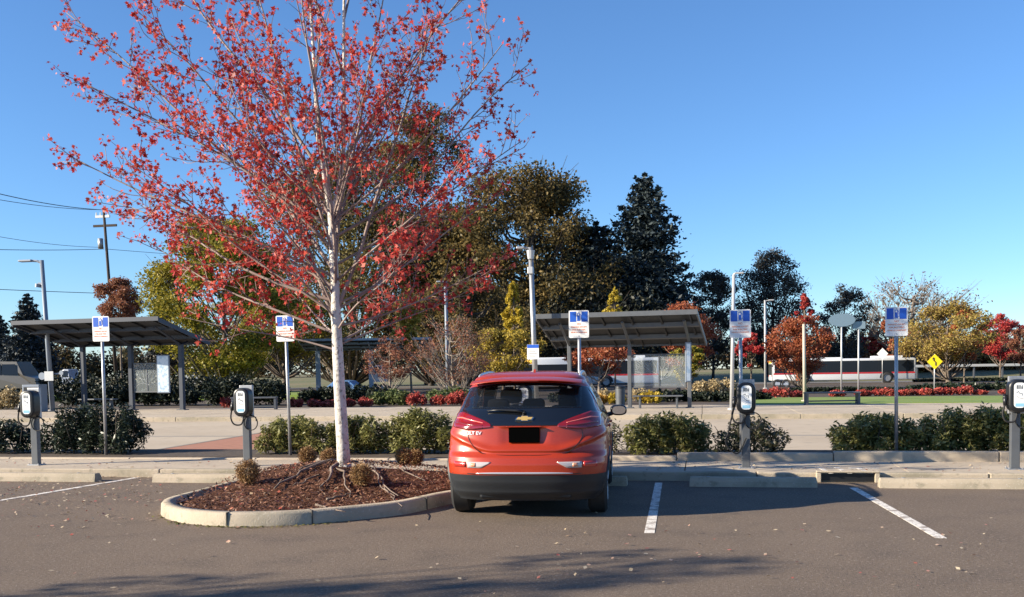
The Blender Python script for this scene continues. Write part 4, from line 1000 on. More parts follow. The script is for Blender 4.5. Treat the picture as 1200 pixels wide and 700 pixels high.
# cabinet and trash can
c = P(51, 470, 42.5); T = thing('utility_cabinet', 'dark grey cabinet at the foot of the left lamp pole', 'cabinet', (c.x-.1, c.y-.4, .148), R(4))
g = MB(); g.box(-.38, .38, -.3, .3, 0, 1.15, bev=.02); g.build('case', bluegrey, T); g = MB(); g.box(-.3, .3, -.315, -.302, .1, 1.05); dd = g.build('door', darkmet, T); g = MB(); g.box(.22, .26, -.335, -.316, .5, .65); g.build('handle', galv, dd)
c = P(727, 473, 42); T = thing('litter_bin', 'small grey bin at the platform edge above the car mirror', 'bin', (c.x, c.y, .08))
g = MB(); g.tube([(0, 0, 0), (0, 0, .72)], [.19, .21], 12); g.build('body', greymet, T, smooth=2); g = MB(); g.tube([(0, 0, .722), (0, 0, .80), (0, 0, .84)], [.23, .22, .1], 12); g.build('lid', darkmet, T, smooth=2)

# ------------------------------------------------------------------ buses
busw = mat('bus_white', (.66, .68, .70), .35, coat=.3); busr = mat('bus_red', (.45, .02, .025), .35, coat=.3); busg = mat('bus_glass', (.012, .016, .024), .18, spec=.25)
def wheel(T, x, y, z, r, w, axis='y', rimc=None, spokes=0, s=1):
    """wheel with its axle along local y; s = outward side"""
    g = MB(); n = 28
    prof = [(r*.62, -w/2), (r*.9, -w/2), (r, -w/2+.03), (r, w/2-.03), (r*.9, w/2), (r*.62, w/2)]
    for i in range(n):
        a0, a1 = 2*PI*i/n, 2*PI*(i+1)/n
    vs = [(x + q*math.cos(2*PI*i/n), y + yy, z + q*math.sin(2*PI*i/n)) for i in range(n) for q, yy in prof]; m_ = len(prof)
    g.add(vs, [(i*m_+k, ((i+1) % n)*m_+k, ((i+1) % n)*m_+(k+1) % m_, i*m_+(k+1) % m_) for i in range(n) for k in range(m_)])
    wh = bpy.data.objects.new('wheel', None); col.objects.link(wh); wh.parent = T; wh.empty_display_size = .1
    g.build('tyre', rubber, wh, smooth=2)
    g = MB(); g.tube([(x, y-w*.3, z), (x, y+w*.3, z)], r*.63, 20)
    if spokes:
        for i in range(spokes):
            a = 2*PI*i/spokes; c_, s_ = math.cos(a), math.sin(a)
            g.tube([(x+.05*c_, y+s*w*.36, z+.05*s_), (x+r*.6*c_, y+s*w*.42, z+r*.6*s_)], [.035, .025], 5)
    g.build('rim', rimc or galv, wh, smooth=2)
def bus(px0, px1, ytop, d, label, rz=0, front_left=False, wheels=(.28, .80), L=12.2):
    a = P(px0, 440, d); 
    T = thing('city_bus', label, 'bus', (a.x, a.y, .02), rz, group='white city buses with a red stripe')
    top = P(px0, ytop, d).z - .02; W = 2.55
    if px1: L = (P(px1, 440, d) - a).xy.length
    g = MB(); g.box(0, L, 0, W, .32, top-.12, bev=.14); g.build('body', busw, T, smooth=2)
    g = MB(); g.box(L*.08, L*.5, .35, W-.35, top-.14, top, bev=.05); g.box(L*.72, L*.92, .5, W-.5, top-.14, top+.08, bev=.05); g.build('roof_unit', busw, T)
    z0, z1 = top*.44, top*.85
    g = MB(); g.box(.1, L-.1, -.012, -.002, z0-.16, z0-.03); g.build('red_stripe', busr, T)
    n = 8; e = (L-.5)/n
    for i in range(n):
        g = MB(); g.box(.25+i*e+.02, .25+(i+1)*e-.02, -.016, -.004, z0, z1); g.build('window', busg, T)
    g = MB(); g.box(.2, L-.2, -.010, -.002, z0-.02, z1+.03); g.build('window_band', mat('bus_black', (.02, .022, .026), .25), T)
    for f in wheels:
        g = MB(); cx_ = L*f; g.prism([(cx_+.62*math.cos(t), .5+.62*math.sin(t)) for t in [PI*i/14 for i in range(15)]] , -.02, -.001); g.build('wheel_arch', black, T)
        wheel(T, cx_, -.0, .5, .48, .3, s=-1)
    for xx, s in ((0, -1), (L, 1)):
        g = MB(); g.box(xx+s*.003 if s > 0 else xx-.012, xx+.012 if s > 0 else xx-.003, .2, W-.2, top*.36, top*.78); g.build('windshield', busg, T)
        g = MB(); g.box(xx+s*.013 if s > 0 else xx-.03, xx+.03 if s > 0 else xx-.013, .5, W-.5, top*.80, top*.90); g.build('destination_sign', mat('amber_led', (.75, .42, .06), .5, emit=.5), T)
        g = MB()
        for yy in (.3, W-.5): g.box(xx+.003 if s > 0 else xx-.02, xx+.02 if s > 0 else xx-.003, yy, yy+.2, .7, .85)
        g.build('lamp', mat('lamp_red', (.4, .02, .02), .3), T)
    return T
bus(905, 1067, 420, 90, 'white city bus with red stripe parked in front of the rust trees at the right', wheels=(.22, .80), rz=R(4))
bus(578, 772, 420, 88, 'white city bus with amber sign seen behind the right shelter', wheels=(.12, .68), rz=R(9))
# destination face of the second bus, facing the camera above the car roof
c = P(582, 421, 80); T = thing('city_bus', 'white bus front with amber sign showing above the left of the car roof', 'bus', (c.x, c.y, .02), R(9), group='white city buses with a red stripe')
w = (P(668, 421, 80)-c).xy.length; h = c.z
g = MB(); g.box(0, w, 0, 9.5, .3, h, bev=.12); g.build('body', busw, T, smooth=2)
g = MB(); g.box(.12, w-.12, -.012, -.002, h*.40, h*.80); g.build('windshield', busg, T)
g = MB(); g.box(.0+.25, w*.52, -.03, -.013, h*.83, h*.95); g.build('destination_sign', mat('amber_led', (1, .55, .1), .5), T)
g = MB(); g.box(.1, w-.1, -.012, -.002, h*.30, h*.34); g.build('red_stripe', busr, T)
for xx in (.5, w-.5): wheel(T, xx, 1.8, .5, .48, .3)

# ------------------------------------------------------------------ parked cars far away
def small_car(px0, px1, ytop, d, label, m, kind='suv', rz=0, h=None):
    a = P(px0, 440, d); b = P(px1, 440, d); L = (b-a).xy.length; T = thing('parked_car', label, 'car', (a.x, a.y, .02), rz, group='cars parked beyond the station')
    h = P((px0+px1)/2, ytop, d).z
    if kind == 'suv': pr = [(0, .35), (.0, .62), (.05, .66), (.10, .96), (.30, 1.0), (.62, .99), (.76, .66), (.97, .58), (1, .36)]
    else: pr = [(0, .33), (.0, .58), (.10, .66), (.26, .97), (.42, 1.0), (.58, .96), (.75, .66), (.97, .56), (1, .34)]
    W = 1.85; g = MB(); n = len(pr); secs = [(0, .94, .02), (.18, 1, 0), (W-.18, 1, 0), (W, .94, .02)]
    vs = [(L*(.5+(x-.5)*s), y + (.18 if y == 0 and z > .7 else (-.18 if y == W and z > .7 else 0)), z*h) for y, s, _ in secs for x, z in [(q[0], q[1]) for q in pr]]
    fs = [tuple(range(n)), tuple(range(4*n-1, 3*n-1, -1))]
    for k in range(3): fs += [(k*n+i, k*n+(i+1) % n, (k+1)*n+(i+1) % n, (k+1)*n+i) for i in range(n)]
    g.add(vs, fs); g.build('body', m, T)
    tw_ = pr[3][0]; te = pr[5][0]
    for x0, x1 in ((tw_+.03, .37), (.385, te+.045)):
        g = MB(); e0 = .02 if x0 < .3 else 0; e1 = .06 if x1 > .4 else 0; g.add([(L*x0, .02, h*.68), (L*x1, .02, h*.68), (L*(x1-e1), .09, h*.93), (L*(x0+e0), .09, h*.93)], [(0, 1, 2, 3)]); q = g.build('window', busg, T)
    for f in (.18, .80): wheel(T, L*f, .1, .33, .33, .2)
small_car(-25, 48, 424, 62, 'silver grey suv parked at the left edge behind the shelter', mat('suv_silver', (.13, .12, .105), .35, metal=.4), rz=R(6))
small_car(376, 432, 446, 60, 'pale blue car roof behind the hedge by the maple trunk', mat('car_blue', (.16, .30, .50), .3, metal=.4), 'sedan', rz=R(4))
small_car(216, 246, 430, 90, 'small white car seen right of the left shelter', mat('car_white', (.42, .44, .47), .3), rz=R(4))
small_car(70, 86, 433, 100, 'tiny bluish white vehicle beyond the left shelter', mat('car_pale', (.30, .34, .42), .3))
small_car(437, 452, 428, 85, 'small white vehicle under the far shelter roof', mat('car_white', (.42, .44, .47), .3))
small_car(908, 924, 445, 75, 'small pale car nose between shrubs left of the right bus', mat('car_pale', (.30, .34, .42), .3))
# rail and low wall at the right
A = P(1072, 437, 105); B = P(1260, 437, 105)
T = thing('guard_rail', 'long pale guard rail in front of the grass rise at the right', 'guard rail', (A.x, A.y, 0), math.atan2(B.y-A.y, B.x-A.x)); L = (B-A).xy.length
g = MB(); g.box(0, L, -.05, .05, 1.35, 1.62, bev=.03); g.build('rail', mat('rail_pale', (.5, .5, .48), .6), T)
for i in range(int(L/3)): g = MB(); g.box(i*3+.2, i*3+.35, .055, .2, 0, 1.6); g.build('post', greymet, T)
far_bush(1068, 1230, 443, 92, 2.0, 'dark hedge band below the guard rail at the right', hedgem, 4200, .3, 'hedge', 'hedge', 91, GH)

# ------------------------------------------------------------------ the red car
def lerp_tab(tab, z):
    if z <= tab[0][0]: return tab[0][1]
    for (a, va), (b, vb) in zip(tab[:-1], tab[1:]):
        if z <= b:
            t = (z-a)/(b-a); t2 = t*t*(3-2*t); t = .55*t + .45*t2
            return va + (vb-va)*t
    return tab[-1][1]
HW = [(.20, .80), (.30, .845), (.45, .872), (.60, .882), (.80, .882), (.93, .872), (1.02, .845), (1.10, .812), (1.25, .755), (1.40, .690), (1.47, .640)]
YR = [(.20, .16), (.30, .07), (.42, .02), (.50, .0), (.60, .0), (.67, .02), (.735, .085), (.80, .105), (.95, .125), (1.01, .13), (1.06, .19), (1.18, .29), (1.30, .375), (1.42, .46), (1.47, .50)]
YF = [(.20, 3.98), (.40, 4.12), (.60, 4.15), (.80, 4.08), (.90, 3.95), (.96, 3.72), (1.00, 3.35), (1.05, 3.22), (1.20, 2.92), (1.35, 2.60), (1.47, 2.28)]
def hw(z): return lerp_tab(HW, z)
def RR(z): return .50 if z < 1 else .50 - .12*min(1, (z-1)/.4)
PE = 2.7
def Yrear(x, z):
    t = min(.9995, abs(x)/hw(z)); y = lerp_tab(YR, z) + RR(z)*(1-(1-t**PE)**(1/PE))
    zc = .745 + .15*max(0, (abs(x)-.36)/.45)**1.3          # pressed crease under the number plate
    d = z-zc
    if z < 1.0: y += -.030*math.exp(-(d/.045)**2)*(1 if d > 0 else math.exp(-(d/.02)**2)) + .02*math.exp(-((x/.23)**8))*math.exp(-((z-.91)/.1)**6)
    return y
def Xside(y, z):
    r = RR(z); y0 = lerp_tab(YR, z); w_ = hw(z)
    sh = .012*math.exp(-((z-.86)/.035)**2) - .018*math.exp(-((z-.62)/.10)**2)*(1 if .9 < y < 3.0 else 0)
    fl = .012*math.exp(-(((y-.74)**2 + (z-.34)**2)**.5-.42)**2/.004) if z < .85 else 0
    if y < y0+r: t = max(0, 1-(y-y0)/r); return w_*(max(0, 1-t**PE))**(1/PE) + (sh+fl)*(1-t)
    y1 = lerp_tab(YF, z); rf = .9
    if y > y1-rf: t = min(1, (y-(y1-rf))/rf); return w_*(max(0, 1-t**2.6))**(1/2.6)
    return w_ + sh + fl
CARPOS = P(614, 600, 10.55); CARZ = R(4.0)
CAR = thing('red_car', 'bright red compact hatchback seen from behind in the parking space', 'car', (CARPOS.x, CARPOS.y, 0), CARZ)
carred = mat('car_red', (.33, .026, .004), .36, metal=.1, coat=.6, noise=(220, (.39, .036, .007), .45, .6, 1))
n_ = carred.node_tree; bs = n_.nodes['Principled BSDF']
gb = n_.nodes.new('ShaderNodeNewGeometry'); mxs = n_.nodes.new('ShaderNodeMixShader'); dfs = n_.nodes.new('ShaderNodeBsdfDiffuse'); dfs.inputs[0].default_value = (.03, .03, .032, 1)
n_.links.new(gb.outputs['Backfacing'], mxs.inputs[0]); n_.links.new(bs.outputs[0], mxs.inputs[1]); n_.links.new(dfs.outputs[0], mxs.inputs[2]); n_.links.new(mxs.outputs[0], n_.nodes['Material Output'].inputs[0])
clad = mat('bumper_plastic', (.012, .015, .019), .55, noise=(120, (.017, .020, .025), .4, .6, 2))
WY = (.76, 3.36)
def body():
    zsl = sorted(set([round(.20 + .01*i, 4) for i in range(128)]))      # to 1.47
    th = [i/46 for i in range(47)]; ring = []
    vs = []; N = None
    def half(z):
        w_ = hw(z); y0 = lerp_tab(YR, z); r = RR(z); pts = []
        for i in range(40):                       # rear, centre to corner
            a = (i/40)*PI/2; x = w_*math.sin(a)**(2/PE) if i else 0
            pts.append((x, Yrear(min(x, w_*.9995), z)))
        ys = y0+r; ye = lerp_tab(YF, z)-.9
        for i in range(48): y = ys + (ye-ys)*i/47; pts.append((Xside(y, z), y))
        for i in range(1, 21):
            a = (i/20)*PI/2; pts.append((w_*math.cos(a)**(2/2.6) if i < 20 else 0, ye+.9*math.sin(a)**(2/2.6)))
        return pts
    rows = []
    for z in zsl:
        h_ = half(z); rows.append([(x, y, z) for x, y in h_] + [(-x, y, z) for x, y in h_[-2:0:-1]])
    # roof: shrink the last outline upward
    last = rows[-1]; 
    for t in [i/12 for i in range(1, 12)]:
        zt = 1.47 + .125*math.sin(t*PI/2)**.9; s = math.cos(t*PI/2)
        sx_ = .30+.70*s**.75 if t < 1 else 0; sy_ = s**.42
        cy = 1.40; rows.append([(x*(s**.5)*1.0, cy + (y-cy)*(.28+.72*s**.8), zt + .0*(y)) for x, y, z in last])
    n = len(rows[0]); V = [p for r_ in rows for p in r_]; Fc = []; lab = []
    for j in range(len(rows)-1):
        for i in range(n):
            a, b, c, d = j*n+i, j*n+(i+1) % n, (j+1)*n+(i+1) % n, (j+1)*n+i
            P_ = [V[k] for k in (a, b, c, d)]; x = sum(p[0] for p in P_)/4; y = sum(p[1] for p in P_)/4; z = sum(p[2] for p in P_)/4
            ax = abs(x)
            if any((y-wy)**2 + (z-.335)**2 < .375**2 for wy in WY) and ax > .55: continue
            if y < 1.0 and ax < hw(z)-.14 and 1.20 < z < 1.445 and j < len(zsl)-1 and y < .62: continue        # rear window hole
            ws = 3.2 - (z-1.0)*1.75
            if 1.06 < z < 1.40 and ax > hw(z)-.02 and .95 < y < ws-.36 and abs(y-1.78) > .05: continue        # side windows
            if 1.07 < z < 1.43 and y > lerp_tab(YF, z)-.5 and ax < hw(z)-.12: continue
            Fc.append((a, b, c, d)); lab.append(0 if not (z < .495 and y < .62) and not z < .315 else 1)
    g = MB(); g.add(V, [f for f, l in zip(Fc, lab) if l == 0] + [tuple(range((len(rows)-1)*n, len(rows)*n))]); g.build('body', carred, CAR, smooth=1)
    used = [f for f, l in zip(Fc, lab) if l == 1]
    g = MB(); g.add(V, used); g.build('lower_bumper', clad, CAR, smooth=1)
body()
for o in CAR.children:         # drop loose vertices
    bm = bmesh.new(); bm.from_mesh(o.data); bmesh.ops.delete(bm, geom=[v for v in bm.verts if not v.link_faces], context='VERTS'); bm.to_mesh(o.data); bm.free()
def rear_patch(name, x0, x1, zt, zb, m, off=.006, nu=30, nv=12, parent=CAR, hole=None, smooth=1, wide=False):
    g = MB(); wf = (lambda x, z: x/.665*(hw(z)-.022)) if wide else (lambda x, z: x)
    fn = lambda u, v: (lambda x: (lambda z: (wf(x, z), Yrear(wf(x, z), z)-off, z))(zb(x) + (zt(x)-zb(x))*v))(x0+(x1-x0)*u)
    vs = [fn(i/nu, j/nv) for i in range(nu+1) for j in range(nv+1)]; fs = []
    for i in range(nu):
        for j in range(nv):
            f = (i*(nv+1)+j, (i+1)*(nv+1)+j, (i+1)*(nv+1)+j+1, i*(nv+1)+j+1)
            if hole:
                c = [sum(vs[k][q] for k in f)/4 for q in range(3)]
                if hole(c[0], c[2]): continue
            fs.append(f)
    g.add(vs, fs)
    # skirt back to the body so the edge has thickness
    edge = [(i*(nv+1)) for i in range(nu+1)] + [nu*(nv+1)+j for j in range(1, nv+1)] + [i*(nv+1)+nv for i in range(nu-1, -1, -1)] + [j for j in range(nv-1, 0, -1)]
    k = len(g.v); sk = [(vs[e][0], vs[e][1]+off+.004, vs[e][2]) for e in edge]; g.v += sk; L_ = len(edge)
    for i in range(L_): g.f.append((edge[i], edge[(i+1) % L_], k+(i+1) % L_, k+i)); g.mi.append(0)
    o = g.build(name, m, parent); o.data.shade_smooth(); return o
gloss = mat('gloss_black', (.006, .007, .009), .06, coat=1.0, spec=.6)
def sq(v, p): return max(0, 1-abs(v)**p)
# black tailgate panel: from the lamp ledge up to the spoiler
top_w = lambda z: hw(z)-.055
def bt_top(x): return 1.466 - .050*(abs(x)/.66)**3.2
def bt_bot(x):
    a = abs(x)
    return 1.012 if a < .36 else 1.012 + (a-.36)**1.15*.50
hole = lambda x, z: 1.205 < z < 1.436 - .05*(abs(x)/.6)**4 and abs(x) < .535 + (1.30-z)*.25
rear_patch('tailgate_panel', -.665, .665, bt_top, bt_bot, gloss, .007, 110, 44, hole=hole, wide=True)
rear_patch('rear_window', -.60, .60, lambda x: bt_top(x)-.022, lambda x: 1.19, mat('rear_glass', (.012, .014, .016), .02, alpha=.42, spec=.7), .0095, 30, 10)
# spoiler
g = MB()
def sp(u, v):
    x = -.63 + 1.26*u; e = abs(2*u-1); a = v*2*PI; cy = .42 + .13*e**3.0; cz = 1.512 - .045*e**2.6
    y = cy + .13*math.cos(a)*(1-.25*e); z = cz + .010*math.sin(a) + .020*math.cos(a)
    return (x, y, z)
vs = []; nn = 16
for i in range(41):
    for k in range(nn): vs.append(sp(i/40, k/nn))
g.add(vs, [(i*nn+k, (i+1)*nn+k, (i+1)*nn+(k+1) % nn, i*nn+(k+1) % nn) for i in range(40) for k in range(nn)] + [tuple(range(nn)), tuple(range(40*nn, 41*nn))])
g.build('spoiler', carred, CAR, smooth=1)
g = MB(); g.box(-.15, .15, .286, .30, 1.484, 1.492); g.build('brake_lamp', mat('lamp_dark_red', (.16, .01, .01), .2, coat=1), CAR)
# tail lamps
lampm = mat('lamp_lens', (.20, .006, .008), .10, coat=1.0, spec=.6)
def lt(x): a = abs(x); return 1.018 + .135*min(1, max(0, (a-.36)/.34))**.75 - .03*max(0, (a-.70)/.12)**2
def lb(x): a = abs(x); return .997 - .028*min(1, (a-.36)/.2) + .02*max(0, (a-.66)/.15)
for s in (-1, 1):
    a, b = (-.815, -.36) if s < 0 else (.36, .815)
    o = rear_patch('tail_lamp', a, b, lt, lb, lampm, .016, 36, 10)
    for f0, f1, mm in ((.62, .70, mat('lamp_stripe', (.80, .16, .13), .2, coat=1)), (.30, .38, mat('lamp_stripe2', (.16, .008, .01), .2, coat=1)), (.03, .12, mat('lamp_stripe2', (.16, .008, .01), .2, coat=1))):
        rear_patch('lens_band', a+.03*(1 if s < 0 else 3), b-.03*(3 if s < 0 else 1), lambda x, f=f1: lb(x)+(lt(x)-lb(x))*f, lambda x, f=f0: lb(x)+(lt(x)-lb(x))*f, mm, .0185, 24, 1, parent=o)
# reflectors, reversing lamps, trim
for s in (-1, 1):
    a, b = sorted((s*.635, s*.775)); rear_patch('reflector', a, b, lambda x: .632, lambda x: .572, mat('reflector_red', (.45, .03, .02), .15, coat=1), .006, 8, 2)
    a, b = sorted((s*.355, s*.615))
    o = rear_patch('reversing_lamp', a, b, lambda x: .630, lambda x: .566 + max(0, (.46-abs(x))/.105)*.058, mat('clear_lens', (.42, .38, .38), .12, coat=1), .006, 10, 3)
    a, b = sorted((s*.52, s*.575)); rear_patch('bulb', a, b, lambda x: .618, lambda x: .578, mat('amber_lens', (.65, .28, .16), .2, coat=1), .009, 3, 2, parent=o)
rear_patch('bumper_trim', -.52, .52, lambda x: .522 - .012*(x/.52)**4, lambda x: .502 + .002*(x/.52)**4, mat('satin_silver', (.62, .64, .67), .3, metal=.6), .010, 30, 2)
# tailgate seam
def seam(pts, name='panel_gap', w=.0045, m=black):
    g = MB(); q = [Vector((x, Yrear(x, z)-.0005, z)) for x, z in pts]; g.tube(smooth_open(q, 6), w, 5); g.build(name, m, CAR)
seam([(-.60, 1.0), (-.62, .9), (-.56, .80), (-.44, .715), (-.2, .70), (0, .70), (.2, .70), (.44, .715), (.56, .80), (.62, .9), (.60, 1.0)])
seam([(-.80, .50), (-.6, .503), (-.52, .50)]); seam([(.80, .50), (.6, .503), (.52, .50)])
# plate, badges
g = MB(); y0 = Yrear(0, .9); g.box(-.165, .165, .10, .122, .832, .992, bev=.004); g.build('number_plate', mat('plate_black', (.002, .002, .002), .9, spec=0), CAR)
g = MB(); e = .05; g.box(-.185, .185, .085, .125, .997, 1.008, bev=.003); g.build('plate_lip', carred, CAR)
bz, bx = 1.085, .0; yb = Yrear(0, bz)-.02
slope = math.atan2(Yrear(0, bz+.03)-Yrear(0, bz-.03), .06)
def bow(k): return [(x*k, z*k) for x, z in ((-.105, -.018), (-.042, -.018), (-.036, -.034), (.044, -.034), (.038, -.018), (.085, -.018), (.105, .018), (.042, .018), (.036, .034), (-.044, .034), (-.038, .018), (-.085, .018))]
B = bpy.data.objects.new('emblem', None); col.objects.link(B); B.parent = CAR; B.location = (bx, yb, bz); B.rotation_euler = (-slope, 0, 0); B.empty_display_size = .05
g = MB(); g.prism(bow(1.0), -.002, .012); g.build('emblem_rim', mat('chrome', (.75, .75, .76), .12, metal=1), B)
g = MB(); g.prism(bow(.84), -.006, -.0025); g.build('emblem_face', mat('gold', (.72, .48, .16), .3, metal=.5), B)
chrome = mat('chrome', (.75, .75, .76), .12, metal=1)
t = text('BOLT EV', .050, mat('badge_silver', (.72, .72, .74), .3, metal=.4), CAR, (-.575, 0, .930), name='badge', sx=1.1, bold=.0008, ext=.0015)
for v in t.data.vertices:                     # lay the badge on the tailgate
    xx = -.575 + v.co.x*1.1; v.co.z = v.co.z - (Yrear(xx, .930+v.co.y)-.008)
t.location.y = 0
# wiper
g = MB(); pts = [(-.02, 1.155), (-.10, 1.168), (-.28, 1.176), (-.42, 1.168)]
g.tube([Vector((x, Yrear(x, z)-.035, z)) for x, z in pts], [.020, .016, .011, .007], 6); g.tube([Vector((.0, Yrear(0, 1.14)-.01, 1.14)), Vector((-.02, Yrear(0, 1.15)-.04, 1.156))], .022, 8); g.build('wiper', black, CAR, smooth=1)
# side glass, pillars
def side_patch(name, s, ya, yb, zt, zb, m, off=.004, nu=24, nv=8):
    g = MB(); fn = lambda u, v: (lambda y: (lambda z: (s*(Xside(y, z)+off), y, z))(zb(y)+(zt(y)-zb(y))*v))(ya+(yb-ya)*u)
    g.grid(fn, nu, nv); o = g.build(name, m, CAR); o.data.shade_smooth(); return o
for s in (-1, 1):
    zt = lambda y: min(1.43 - .03*max(0, (1.0-y)/.4), 1.43 - max(0, y-2.15)*.44)
    zb = lambda y: 1.035 + .05*max(0, (1.2-y)/.6)
    side_patch('side_window', s, .98, 1.74, zt, zb, glasst, .006); side_patch('side_window', s, 1.82, 2.80, zt, zb, glasst, .006)
    side_patch('quarter_panel', s, .66, .95, zt, lambda y: zb(y)+.16*max(0, (.95-y)/.29), gloss, .006)
    side_patch('window_pillar', s, 1.73, 1.83, zt, zb, gloss, .007, 4)
    side_patch('sill_trim', s, 1.15, 2.98, lambda y: .37, lambda y: .24, clad, .012)
    for wy in WY:
        g = MB(); k = 30
        for i in range(k+1):
            a = -.35 + (PI+.7)*i/k
        rr_in, rr_out = .350, .405
        vs = []
        for i in range(k+1):
            a = -.30 + (PI+.60)*i/k
            for rr2, o_ in ((rr_in, .004), (rr_out, .012), (rr_out+.004, -.01)):
                y = wy + rr2*math.cos(a); z = max(.21, .335 + rr2*math.sin(a)); vs.append((s*(Xside(max(y, .2), z)+o_), y, z))
            y = wy + rr_in*math.cos(a); z = max(.21, .335+rr_in*math.sin(a)); vs.append((s*.62, y, z))
        g.add(vs, [(i*4+a_, (i+1)*4+a_, (i+1)*4+b_, i*4+b_) for i in range(k) for a_, b_ in ((0, 1), (1, 2), (0, 3))]); g.build('wheel_arch', clad, CAR, smooth=1)
        wheel(CAR, 0, 0, 0, .335, .215, spokes=5, s=1)
        wh = [o for o in CAR.children if o.name.startswith('wheel') and o.type == 'EMPTY'][-1]
        wh.location = (s*.765, wy, .335); wh.rotation_euler = (0, 0, -s*PI/2)
    # mirror
    M_ = bpy.data.objects.new('wing_mirror', None); col.objects.link(M_); M_.parent = CAR; M_.location = (s*.970, 2.86, 1.06); M_.scale = (.88, .88, .88); M_.empty_display_size = .05
    bm = bmesh.new(); bmesh.ops.create_uvsphere(bm, u_segments=24, v_segments=16, radius=1)
    for v in bm.verts:
        x, y, z = v.co; y2 = -abs(y)**.5*.04 if y < 0 else y*.09
        v.co = (math.copysign(abs(x)**.75, x)*.125 + s*.005, y2, math.copysign(abs(z)**.7, z)*.082)
    bm.verts.index_update(); g = MB(); g.add([v.co.copy() for v in bm.verts], [[v.index for v in f.verts] for f in bm.faces]); bm.free(); g.build('mirror_case', gloss, M_, smooth=1)
    g = MB(); g.prism([(s*.01 + .098*math.copysign(abs(math.cos(a))**.75, math.cos(a)), .060*math.copysign(abs(math.sin(a))**.75, math.sin(a))) for a in [i*2*PI/28 for i in range(28)]], -.046, -.041); g.build('mirror_glass', mat('mirror', (.8, .82, .85), .03, metal=1), M_)
    g = MB(); g.tube([(-s*.07, 0, -.04), (-s*.17, .0, -.07)], [.03, .035], 8); g.build('mirror_arm', black, M_)
    # roof rail
    g = MB(); pts = [Vector((s*.575, .78, 1.505)), Vector((s*.57, .86, 1.548)), Vector((s*.565, 1.3, 1.573)), Vector((s*.56, 1.8, 1.575)), Vector((s*.56, 2.2, 1.54)), Vector((s*.56, 2.28, 1.50))]
    g.tube(smooth_open(pts, 5), .019, 8); g.build('roof_rail', mat('satin_silver', (.62, .64, .67), .3, metal=.6), CAR, smooth=1)
    for y in (1.75,):
        g = MB(); q = [Vector((s*(Xside(y, z)+.0), y, z)) for z in [.40+.06*i for i in range(11)]]; g.tube(q, .004, 4); g.build('panel_gap', black, CAR)
    for y in (1.35, 2.25):
        g = MB(); g.box(s*.885-.014, s*.885+.014, y, y+.18, .93, .955, bev=.006); g.build('door_handle', carred, CAR)
# windshield, fin, underbody, cabin
g = MB(); fn = lambda u, v: (lambda z, t: ((2*u-1)*(hw(z)-.10), lerp_tab(YF, z)-.9+.9*(1-abs((2*u-1)*(hw(z)-.10)/hw(z))**2.6)**(1/2.6)+.006, z))(1.05+.40*v, 0)
g.grid(fn, 24, 12); o = g.build('windshield', mat('screen_glass', (.6, .66, .66), .02, alpha=.12), CAR); o.data.shade_smooth()
g = MB(); g.prism([(0, 0), (.17, 0), (.15, .02), (.05, .062), (.03, .06)], -.012, .012)
fin = g.build('antenna_fin', carred, CAR, smooth=2); fin.rotation_euler = (0, 0, PI/2); fin.location = (.055, .80, 1.552)
g = MB(); g.box(-.60, .60, .28, 3.95, .20, .42); g.box(-.70, .70, 1.2, 2.9, .17, .45); g.box(-.50, .50, .14, .5, .215, .34, bev=.03); g.build('underbody', black, CAR)
g = MB(); g.tube([(-.35, .55, .24), (-.72, .76, .33)], .035, 6); g.tube([(.35, .55, .24), (.72, .76, .33)], .035, 6); g.tube([(-.70, .76, .30), (.70, .76, .30)], .04, 6); g.build('rear_axle', darkmet, CAR)
dark = mat('dark_cloth', (.035, .036, .038), .85); darkp = mat('dark_trim', (.022, .022, .024), .6)
g = MB(); g.box(-.72, .72, .55, 1.25, .80, .98); g.box(-.76, .76, 1.2, 3.2, .40, .52); g.build('cabin_floor', darkp, CAR)
g = MB(); g.box(-.72, .72, 2.95, 3.35, .75, 1.045, bev=.05); g.build('dashboard', darkp, CAR, smooth=2)
g = MB(); g.tube([Vector((-.36+.17*math.cos(a), 2.78+.05*math.sin(a), 1.0+.16*math.sin(a))) for a in [i*2*PI/20 for i in range(21)]], .014, 6); g.build('steering_wheel', darkp, CAR)
S = bpy.data.objects.new('rear_seat', None); col.objects.link(S); S.parent = CAR
g = MB(); g.box(-.66, .66, 1.22, 1.40, .60, 1.10, bev=.06); g.build('backrest', dark, S, smooth=2)
for x in (-.42, 0, .42):
    g = MB(); g.box(x-.13, x+.13, 1.20, 1.31, 1.13, 1.27, bev=.045); g.tube([(x-.05, 1.26, 1.08), (x-.05, 1.26, 1.16)], .008, 6); g.tube([(x+.05, 1.26, 1.08), (x+.05, 1.26, 1.16)], .008, 6); g.build('headrest', dark, S, smooth=2)
for x in (-.37, .37):
    S = bpy.data.objects.new('front_seat', None); col.objects.link(S); S.parent = CAR
    g = MB(); g.box(x-.25, x+.25, 2.1, 2.26, .55, 1.16, bev=.06); g.build('backrest', dark, S, smooth=2)
    g = MB(); g.box(x-.14, x+.14, 2.06, 2.17, 1.19, 1.37, bev=.05); g.build('headrest', dark, S, smooth=2)

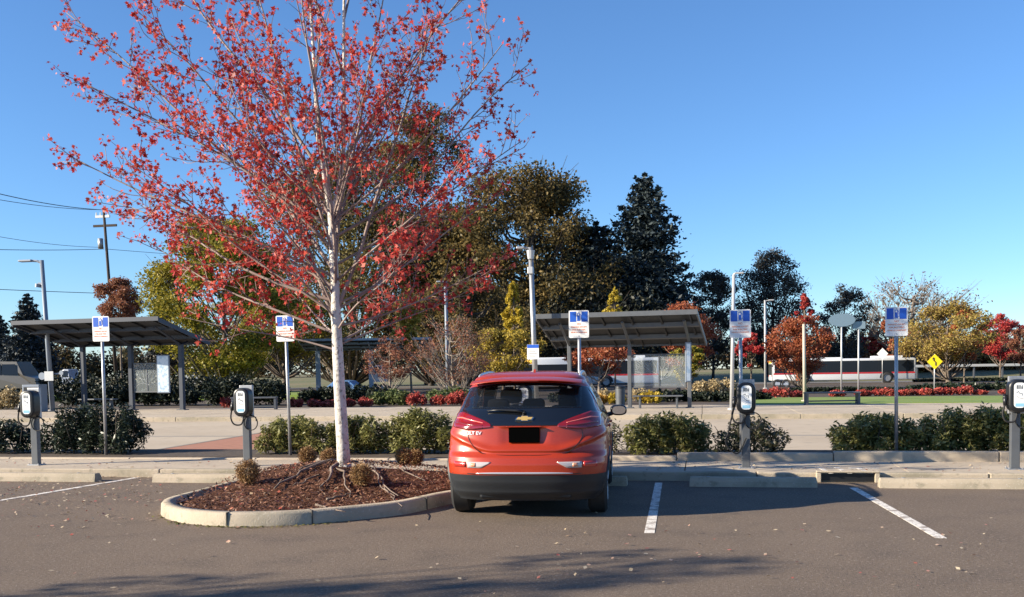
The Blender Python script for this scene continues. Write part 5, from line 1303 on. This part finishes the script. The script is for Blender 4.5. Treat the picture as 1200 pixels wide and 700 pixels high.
# ------------------------------------------------------------------ fallen leaves
rs = np.random.RandomState(12)
def litter(name, boxes, n, size, m, label, cluster=None):
    C = []
    while len(C) < n:
        x0, x1, y0, y1, dens = boxes[rs.randint(len(boxes))]
        if rs.rand() > dens: continue
        px, py = rs.uniform(x0, x1), rs.uniform(y0, y1); p = gp(px, py, 0)
        if pt_in(p.x, p.y, [(q.x, q.y) for q in ring[0]]): continue
        if p.y > KY-.02: continue
        C.append((p.x, p.y, .012 + rs.rand()*.012))
    U, V = frames(rs, len(C), size, .75, up=3)
    o = quads(name, np.array(C), U, V, m); return tag(o, label, 'fallen leaves', kind='stuff')
C = []
rsm = np.random.RandomState(77); x0, x1 = min(p[0] for p in inner), max(p[0] for p in inner); y0, y1 = min(p[1] for p in inner), max(p[1] for p in inner)
while len(C) < 330:
    x, y = rsm.uniform(x0, x1), rsm.uniform(y0, y1)
    if pt_in(x, y, inner): C.append((x, y, .135 + mound(x, y) + rsm.uniform(0, .02)))
U, V = frames(rsm, len(C), .05, .8, up=2.5)
tag(quads('fallen_leaves', np.array(C), U, V, leafmat('litter_red', [(.32, .04, .03), (.42, .12, .07), (.45, .32, .2), (.28, .18, .1)], trans=.1, nscale=8)), 'red and tan fallen leaves lying on the bark of the island', 'fallen leaves', kind='stuff')
litter('fallen_leaves', [(-60, 200, 561, 612, 1), (0, 190, 563, 590, 1), (-60, 280, 560, 640, .5), (600, 1200, 605, 690, .35), (0, 1200, 600, 700, .3)], 620, .045,
       leafmat('litter', [(.30, .19, .11), (.42, .32, .2), (.5, .42, .3), (.34, .06, .05), (.25, .14, .08)], trans=.1, nscale=8), 'tan and red leaves scattered on the asphalt, thickest at the left')
C = []
for _ in range(260):
    i = rs.randint(3*6, 8*6); q = ring[0][min(i, len(ring[0])-1)]; C.append((q.x + rs.normal()*.05, q.y - abs(rs.normal())*.06, .006))
U, V = frames(rs, len(C), .035, .8, up=3)
tag(quads('kerb_moss', np.array(C), U, V, leafmat('moss', [(.07, .08, .02), (.14, .13, .04), (.2, .13, .06)], trans=0)), 'moss and bits along the foot of the island kerb', 'moss', kind='stuff')
C = []
for _ in range(320):
    p = gp(rs.uniform(-40, 1240), 545, .13); C.append((p.x, rs.uniform(KY+.2, 16.0), .135))
for _ in range(160):
    p = gp(rs.uniform(-40, 400), 560, 0); C.append((p.x, KY-.02-abs(rs.normal())*.05, .012))
U, V = frames(rs, len(C), .05, .75, up=3)
tag(quads('fallen_leaves', np.array(C), U, V, _m['litter']), 'dry leaves scattered along the sidewalk and its kerb', 'fallen leaves', kind='stuff')
